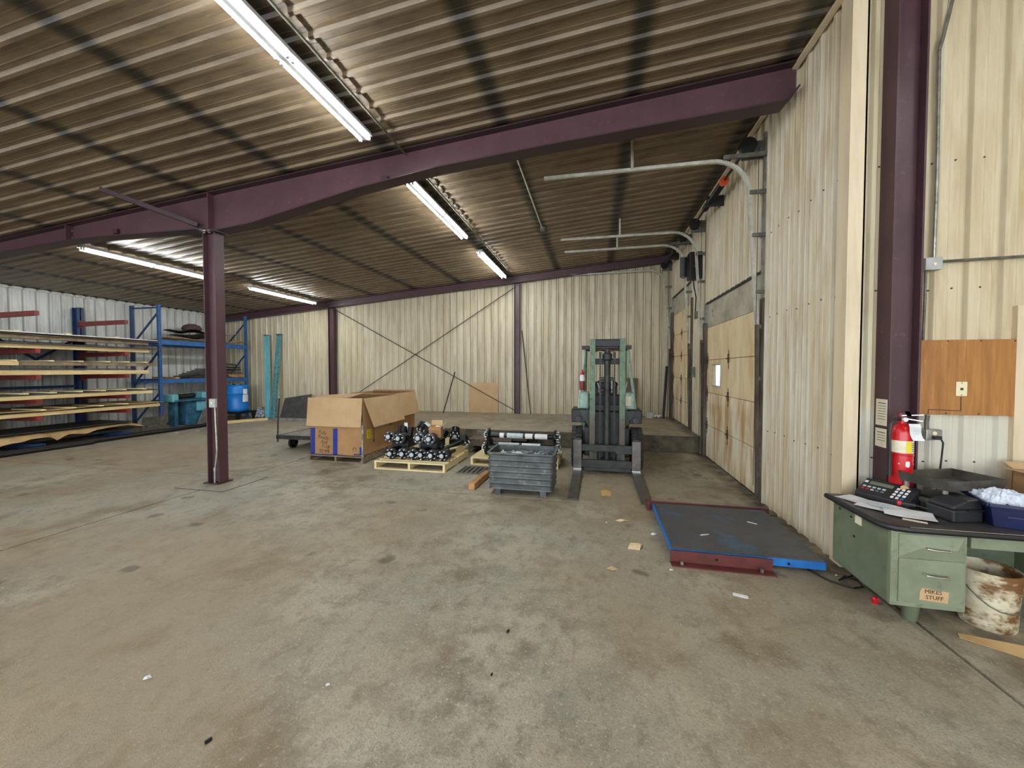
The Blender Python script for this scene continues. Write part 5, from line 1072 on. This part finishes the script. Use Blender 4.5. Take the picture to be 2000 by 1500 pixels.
m.add(o + i_, [(0, 3, 2, 1), (0, 1, 5, 4), (1, 2, 6, 5), (2, 3, 7, 6), (3, 0, 4, 7), (8, 9, 10, 11), (8, 12, 13, 9), (9, 13, 14, 10), (10, 14, 15, 11), (11, 15, 12, 8), (4, 5, 13, 12), (5, 6, 14, 13), (6, 7, 15, 14), (7, 4, 12, 15)]); m.build('body', 'tote_navy', TT, bevel=0.01)
m = MB(); m.beam((-0.29, -0.20, 0.15), (0.29, -0.20, 0.15), 0.02, 0.022); m.beam((-0.29, 0.20, 0.15), (0.29, 0.20, 0.15), 0.02, 0.022); m.beam((-0.29, -0.2, 0.15), (-0.29, 0.2, 0.15), 0.02, 0.022); m.beam((0.29, -0.2, 0.15), (0.29, 0.2, 0.15), 0.02, 0.022); m.build('rim', 'tote_navy', TT, bevel=0.004)
MB().box(-0.20, 0.26, -0.181, -0.172, 0.075, 0.083).build('ridge', 'tote_navy', TT)
MB().obox((-0.262, -0.03, 0.07), (0.003, 0.10, 0.08), (0, -11, 0)).build('sticker', 'cap_grey', TT)
def bag(label, x, y, s, sd_):
    f = lambda u, v: ((u - 0.5) * 0.30 * s, (v - 0.5) * 0.28 * s, 0.06 * s * math.sin(math.pi * u) ** 0.5 * math.sin(math.pi * v) ** 0.5 + 0.018 * math.sin(u * 19 + sd_) * math.cos(v * 17 + sd_ * 2) + 0.012 * math.sin(u * 41 + v * 37 + sd_))
    c, s2 = math.cos(R(-18)), math.sin(R(-18))
    tag(MB().sheet(18, 18, f, 0.01).build('plastic_bag', 'plastic_bag', loc=(2.85 + c * x - s2 * y, 3.20 + s2 * x + c * y, DT + 0.145), rot=(0, 0, -18 + sd_ * 12)), label, 'plastic bag', 'bags in the tote')
bag('crumpled white plastic bag at the left end of the navy tote', -0.14, 0.02, 0.95, 0.3); bag('crumpled white plastic bag at the right end of the navy tote', 0.12, 0.0, 1.0, 1.6)
tag(MB().box(-0.005, 0.03, 0, 0.12, 0, 0.002).build('paper_strip', 'cream_paper', loc=(2.18, 3.09, DT), rot=(0, 0, 60)), 'thin pale strip on the desk near the front edge', 'paper')
bx = thing('open_carton', 'open cardboard box at the right edge, behind the navy tote', 'cardboard box', (3.30, 3.56, DT))
m = MB(); m.box(-0.17, 0.17, -0.13, -0.125, 0, 0.27); m.box(-0.17, 0.17, 0.125, 0.13, 0, 0.27); m.box(-0.17, -0.165, -0.13, 0.13, 0, 0.27); m.box(0.165, 0.17, -0.13, 0.13, 0, 0.27); m.box(-0.17, 0.17, -0.13, 0.13, 0, 0.006); m.build('body', 'cardboard_side', bx)
MB().obox((-0.215, 0, 0.275), (0.10, 0.25, 0.005), (0, 12, 0)).build('flap', 'cardboard', bx); MB().obox((0, 0.17, 0.29), (0.33, 0.09, 0.005), (25, 0, 0)).build('flap', 'cardboard', bx)
MB().sheet(6, 6, lambda u, v: ((u - 0.5) * 0.3, (v - 0.5) * 0.22, 0.2 + 0.03 * math.sin(u * 9 + v * 7)), 0.01).build('green_bag', 'lift_green', bx)

# bucket and floor bits by the desk
B = thing('paint_bucket', 'dirty white plastic bucket with brown stains beside the desk drawers', 'bucket', (2.60, 3.20, 0))
MB().lathe([(0.0, 0.0), (0.13, 0.0), (0.135, 0.01), (0.146, 0.27), (0.154, 0.272), (0.154, 0.285), (0.148, 0.29), (0.148, 0.315), (0.158, 0.318), (0.158, 0.33), (0.150, 0.335), (0.150, 0.37), (0.154, 0.372), (0.154, 0.385), (0.145, 0.385), (0.143, 0.34), (0.138, 0.2)], 32).build('shell', 'bucket_white', B, smooth=True)
MB().lathe([(0.0, 0.22), (0.06, 0.235), (0.10, 0.22), (0.1375, 0.225)], 20).build('contents', 'bucket_inside', B, smooth=True)
MB().tube([(0.15 * math.cos(a), 0.155 * math.sin(a) - 0.004, 0.30 - 0.15 * math.sin((a - math.pi) / 1.0)) for a in [math.pi + k * math.pi / 10 for k in range(11)]], 0.0035, 6).build('handle', 'galv_dull', B, smooth=True)
MB().lathe([(0.0, 0.0), (0.03, 0.02), (0.032, 0.07), (0.0, 0.09)], 12, (0.03, 0.03, 0.23)).build('rag', 'tote_navy', B, smooth=True)
m = MB().sheet(6, 8, lambda u, v: ((u - 0.5) * 0.11 * (1 - 0.5 * v), (v - 0.5) * 0.30, 0.006 + 0.03 * u * (1 - v)), 0.003)
tag(m.build('torn_card', 'kraft_paper', loc=(2.43, 2.93, 0), rot=(0, 0, 62)), 'torn yellowish cardboard strip on the floor in front of the bucket', 'cardboard')
tag(MB().lathe([(0.0, 0.0), (0.02, 0.0), (0.022, 0.03), (0.012, 0.045), (0.0, 0.045)], 12).build('red_cap', 'red_ext', loc=(2.02, 3.30, 0)), 'small red cap on the floor under the desk side', 'cap')

# ------------------------------------------------------------------ on the corner wall
EX = thing('fire_extinguisher', 'red fire extinguisher with white tag hung on the maroon column', 'fire extinguisher', (2.375, 3.635, 0.78))
MB().lathe([(0.0, 0.0), (0.06, 0.0), (0.068, 0.01), (0.07, 0.03), (0.07, 0.44), (0.062, 0.475), (0.04, 0.50), (0.022, 0.51), (0.022, 0.53)], 28).build('cylinder', 'red_ext', EX, smooth=True)
MB().lathe([(0.0705, 0.285), (0.0712, 0.285), (0.0712, 0.38), (0.0705, 0.38)], 28).build('label_band', 'cream_paper', EX, smooth=True)
arc_label(-100, -75, 0.29, 0.375, 0.0713).build('label_patch', 'label_yellow', EX)
for k in range(5): arc_label(-70, -30, 0.300 + k * 0.015, 0.304 + k * 0.015, 0.0713).build('label_line', 'ink', EX)
MB().lathe([(0.071, 0.262), (0.074, 0.265), (0.074, 0.272), (0.071, 0.275)], 28).build('strap', 'red_ext', EX, smooth=True)
m = MB(); m.add([(0.055, -0.049, 0.20), (0.0, -0.0745, 0.175), (-0.0, -0.0745, 0.225), (-0.055, -0.049, 0.20), (0.0, -0.0755, 0.2)], [(0, 4, 1), (0, 2, 4), (4, 2, 3), (1, 4, 3)]); m.build('diamond_mark', 'white_paper', EX)
vh = MB().box(-0.02, 0.02, -0.02, 0.02, 0.53, 0.565).build('valve', 'dark_red', EX, bevel=0.004)
MB().beam((-0.015, -0.01, 0.575), (0.115, -0.03, 0.585), 0.022, 0.006).build('lever', 'chrome', vh); MB().beam((-0.01, -0.01, 0.555), (0.11, -0.03, 0.535), 0.022, 0.006).build('carry_handle', 'chrome', vh)
MB().cyl((0.0, -0.02, 0.545), (0.0, -0.038, 0.545), 0.017, n=12).build('gauge', 'white_paper', vh); MB().lathe([(0.0, 0.60), (0.02, 0.595), (0.02, 0.565), (0, 0.565)], 10, (-0.01, 0, 0)).build('pin_cap', 'dark_red', vh)
MB().tube([(-0.015, -0.01, 0.545), (-0.06, -0.02, 0.545), (-0.09, -0.025, 0.51), (-0.10, -0.025, 0.42), (-0.095, -0.025, 0.30), (-0.09, -0.025, 0.20)], 0.011, 8).build('hose', 'rubber_black', EX, smooth=True)
MB().cyl((-0.09, -0.025, 0.27), (-0.09, -0.025, 0.10), 0.012, 0.016, n=10).build('nozzle', 'plastic_black', EX)
MB().sheet(4, 6, lambda u, v: (-0.02 + 0.075 * u + 0.04 * (1 - v), -0.085 + 0.012 * math.sin(v * 5), 0.39 + 0.13 * v), 0.0015).build('inspection_tag', 'white_paper', EX)
MB().sheet(2, 3, lambda u, v: (-0.005 + 0.03 * u + 0.02 * (1 - v), -0.03, 0.575 + 0.035 * v), 0.0015).build('seal_tag', 'white_paper', EX)
MB().box(-0.02, 0.02, 0.068, 0.155, 0.36, 0.42).build('wall_bracket', 'black_metal', EX)
XF = 2.3415
for i, (z0, z1, l) in enumerate(((1.47, 1.25, 'upper printed notice taped to the left edge of the maroon column'), (1.225, 1.07, 'lower printed notice taped to the left edge of the maroon column'))):
    t = thing('printed_notice', l, 'notice', (XF - 0.002, YF - 0.085, z1)); h = z0 - z1
    MB().box(-0.0015, 0, -0.075, 0.055, 0, h).build('sheet', 'cream_paper', t)
    for k in range(7 if i == 0 else 4): MB().box(-0.0025, -0.0015, -0.06, 0.03 + 0.01 * ((k * 3) % 3), h - 0.03 - k * 0.022 - 0.006, h - 0.03 - k * 0.022 - (0.0 if k == 0 else 0.002)).build('print_line', 'ink', t)
PW = thing('plywood_panel', 'orange-brown plywood panel screwed to the wall right of the maroon column', 'plywood panel', (2.64, YF - 0.028, 1.345))
MB().box(0, 0.645, -0.014, 0, 0, 0.615).build('board', 'plywood', PW, bevel=0.002)
for x_, z_ in ((0.18, 0.605), (0.40, 0.605), (0.62, 0.60), (0.18, 0.012), (0.40, 0.012)): MB().cyl((x_, -0.014, z_), (x_, -0.018, z_), 0.006, n=6).build('screw', 'screw_dark', PW)
m = MB(); m.beam((0.06, -0.0145, 0.04), (0.28, -0.0145, 0.035), 0.002, 0.006); m.beam((0.28, -0.0145, 0.035), (0.28, -0.0145, 0.15), 0.002, 0.006, up=(1, 0, 0)); m.beam((0.06, -0.0145, 0.0), (0.06, -0.0145, 0.04), 0.002, 0.006, up=(1, 0, 0)); m.build('cut_line', 'screw_dark', PW)
WP = thing('wall_plate', 'ivory jack plate on the plywood panel', 'wall plate', (2.88, YF - 0.043, 1.50))
MB().box(0, 0.075, -0.007, 0, 0, 0.117).build('plate', 'ivory', WP, bevel=0.003); MB().box(0.028, 0.047, -0.009, -0.006, 0.048, 0.068).build('jack', 'screw_dark', WP)
for z_ in (0.01, 0.107): MB().cyl((0.0375, -0.007, z_), (0.0375, -0.009, z_), 0.004, n=6).build('screw', 'screw_dark', WP)
JB = thing('junction_box', 'pale square junction box on the corner wall above the plywood', 'junction box', (2.63, YF - 0.028, 2.53))
MB().box(0, 0.115, -0.05, 0, 0, 0.10).build('box', 'grey_box', JB, bevel=0.004); MB().cyl((0.06, -0.05, 0.045), (0.06, -0.055, 0.045), 0.012, n=8).build('knockout', 'ivory', JB)
yw = YF - 0.045
tag(MB().tube([(2.705, yw, 2.62), (2.71, yw, 3.3), (2.70, yw, 4.30), (2.725, yw, 4.40), (2.83, yw, 4.95)], 0.012, 8).build('conduit', 'galv', smooth=True), 'thin conduit climbing the corner wall from the pale junction box', 'conduit')
tag(MB().tube([(2.745, yw, 2.60), (3.6, yw, 2.615), (4.4, yw, 2.63)], 0.011, 8).build('conduit', 'galv_dull', smooth=True), 'thin conduit running right along the wall from the pale junction box', 'conduit')
tag(MB().tube([(2.655, yw + 0.005, 2.54), (2.652, yw, 2.3), (2.648, yw, 1.96)], 0.010, 8).build('conduit', 'galv_dull', smooth=True), 'short conduit from the pale junction box down to the plywood', 'conduit')
OB = thing('outlet_box', 'grey outlet box with black plug beside the red extinguisher', 'outlet', (2.66, YF - 0.028, 1.14))
MB().box(0, 0.11, -0.06, 0, 0, 0.085).build('box', 'galv', OB, bevel=0.005); MB().cyl((0.055, -0.06, 0.055), (0.055, -0.064, 0.055), 0.016, n=12).build('receptacle', 'ivory', OB); MB().box(0.04, 0.09, -0.09, -0.06, 0.005, 0.035).build('plug', 'plastic_black', OB, bevel=0.005)
MB().tube([(0.085, -0.075, 0.02), (0.105, -0.075, -0.02), (0.108, -0.06, -0.15), (0.10, -0.05, -0.35), (0.09, -0.04, -0.44)], 0.006, 6).build('cord', 'rubber_black', OB, smooth=True)
MB().tube([(0.02, -0.03, 0.085), (0.018, -0.03, 0.14), (0.025, -0.03, 0.20)], 0.014, 8).build('conduit_stub', 'galv_dull', OB, smooth=True)

# ------------------------------------------------------------------ litter on the floor
def flake(label, x, y, pts, mat='scrap_tan', lift=0.02, name='cardboard_scrap', cat='scrap', rz=0):
    c = (sum(p[0] for p in pts) / len(pts), sum(p[1] for p in pts) / len(pts)); n = len(pts)
    vs = [(c[0], c[1], lift)] + [(a, b_, 0.003 + lift * 0.6 * (k % 2)) for k, (a, b_) in enumerate(pts)]
    vs2 = [(a, b_, z - 0.0025) for a, b_, z in vs]; o = n + 1
    fs = [(0, k + 1, (k + 1) % n + 1) for k in range(n)] + [(o, o + (k + 1) % n + 1, o + k + 1) for k in range(n)] + [(k + 1, k + 1 + o, (k + 1) % n + 1 + o, (k + 1) % n + 1) for k in range(n)]
    tag(MB().add(vs2[:0] + vs + vs2, fs).build(name, mat, loc=(x, y, 0), rot=(0, 0, rz)), label, cat)
star = [(-0.07, 0.0), (-0.02, 0.02), (0.0, 0.05), (0.03, 0.02), (0.08, 0.015), (0.03, -0.02), (-0.02, -0.03)]
flake('small tan cardboard scrap on the floor in front of the forks', 0.30, 4.50, star)
flake('largest torn tan scrap on the floor left of the red guard', 0.39, 3.86, [(-0.08, -0.05), (-0.05, 0.03), (-0.02, 0.09), (0.04, 0.05), (0.07, 0.06), (0.05, 0.0), (0.03, -0.06)], lift=0.035)
flake('diamond shaped tan scrap on the floor before the red guard', 0.147, 3.385, [(-0.045, 0.0), (0.0, 0.035), (0.05, 0.01), (0.01, -0.035)], lift=0.012)
tag(MB().box(-0.05, 0.05, -0.02, 0.02, 0, 0.003).build('paper_scrap', 'white_paper', loc=(1.085, 3.19, 0), rot=(0, 0, -14)), 'white paper slip on the floor in front of the floor scale', 'paper')
k = 0
for x, y, s, l in ((-2.43, 1.63, 0.022, 'white crumb far left on the near floor'), (-1.416, 1.80, 0.013, 'white crumb at centre left of the near floor'), (0.644, 3.48, 0.016, 'white crumb beside the corner of the red guard'), (0.60, 4.20, 0.03, 'pale smudge-like scrap left of the blue scale edge'), (0.13, 4.42, 0.012, 'white crumb left of the small tan scrap'), (-11.0, 8.2, 0.06, 'white scrap on the floor before the blue rack post'), (-10.8, 8.6, 0.06, 'second white scrap on the floor before the blue rack')):
    flake(l, x, y, [(-s, 0), (-0.2 * s, 0.7 * s), (s, 0.3 * s), (0.6 * s, -0.6 * s), (-0.4 * s, -0.8 * s)], 'white_paper', 0.4 * s, 'paper_crumb', 'litter')
for x, y, s, l in ((-1.735, 1.40, 0.014, 'black nut-like speck at lower left of the floor'), (-0.55, 2.42, 0.013, 'dark splinter on the near floor left of centre'), (-0.56, 2.05, 0.008, 'dark chip on the near floor below the splinter')):
    tag(MB().obox((0, 0, 0.008), (s * 2, s * 0.8, 0.014), (0, 0, 0)).build('debris_chip', 'black_metal', loc=(x, y, 0), rot=(0, 0, 70), bevel=0.002), l, 'debris')
for i, (x, y, l) in enumerate(((2.02, 3.72, 'white crumb on the dark floor by the cable loop'),)):
    flake(l, x - 0.05, y - 0.05, [(-0.012, 0), (0, 0.012), (0.014, 0), (0, -0.01)], 'white_paper', 0.01, 'paper_crumb', 'litter')
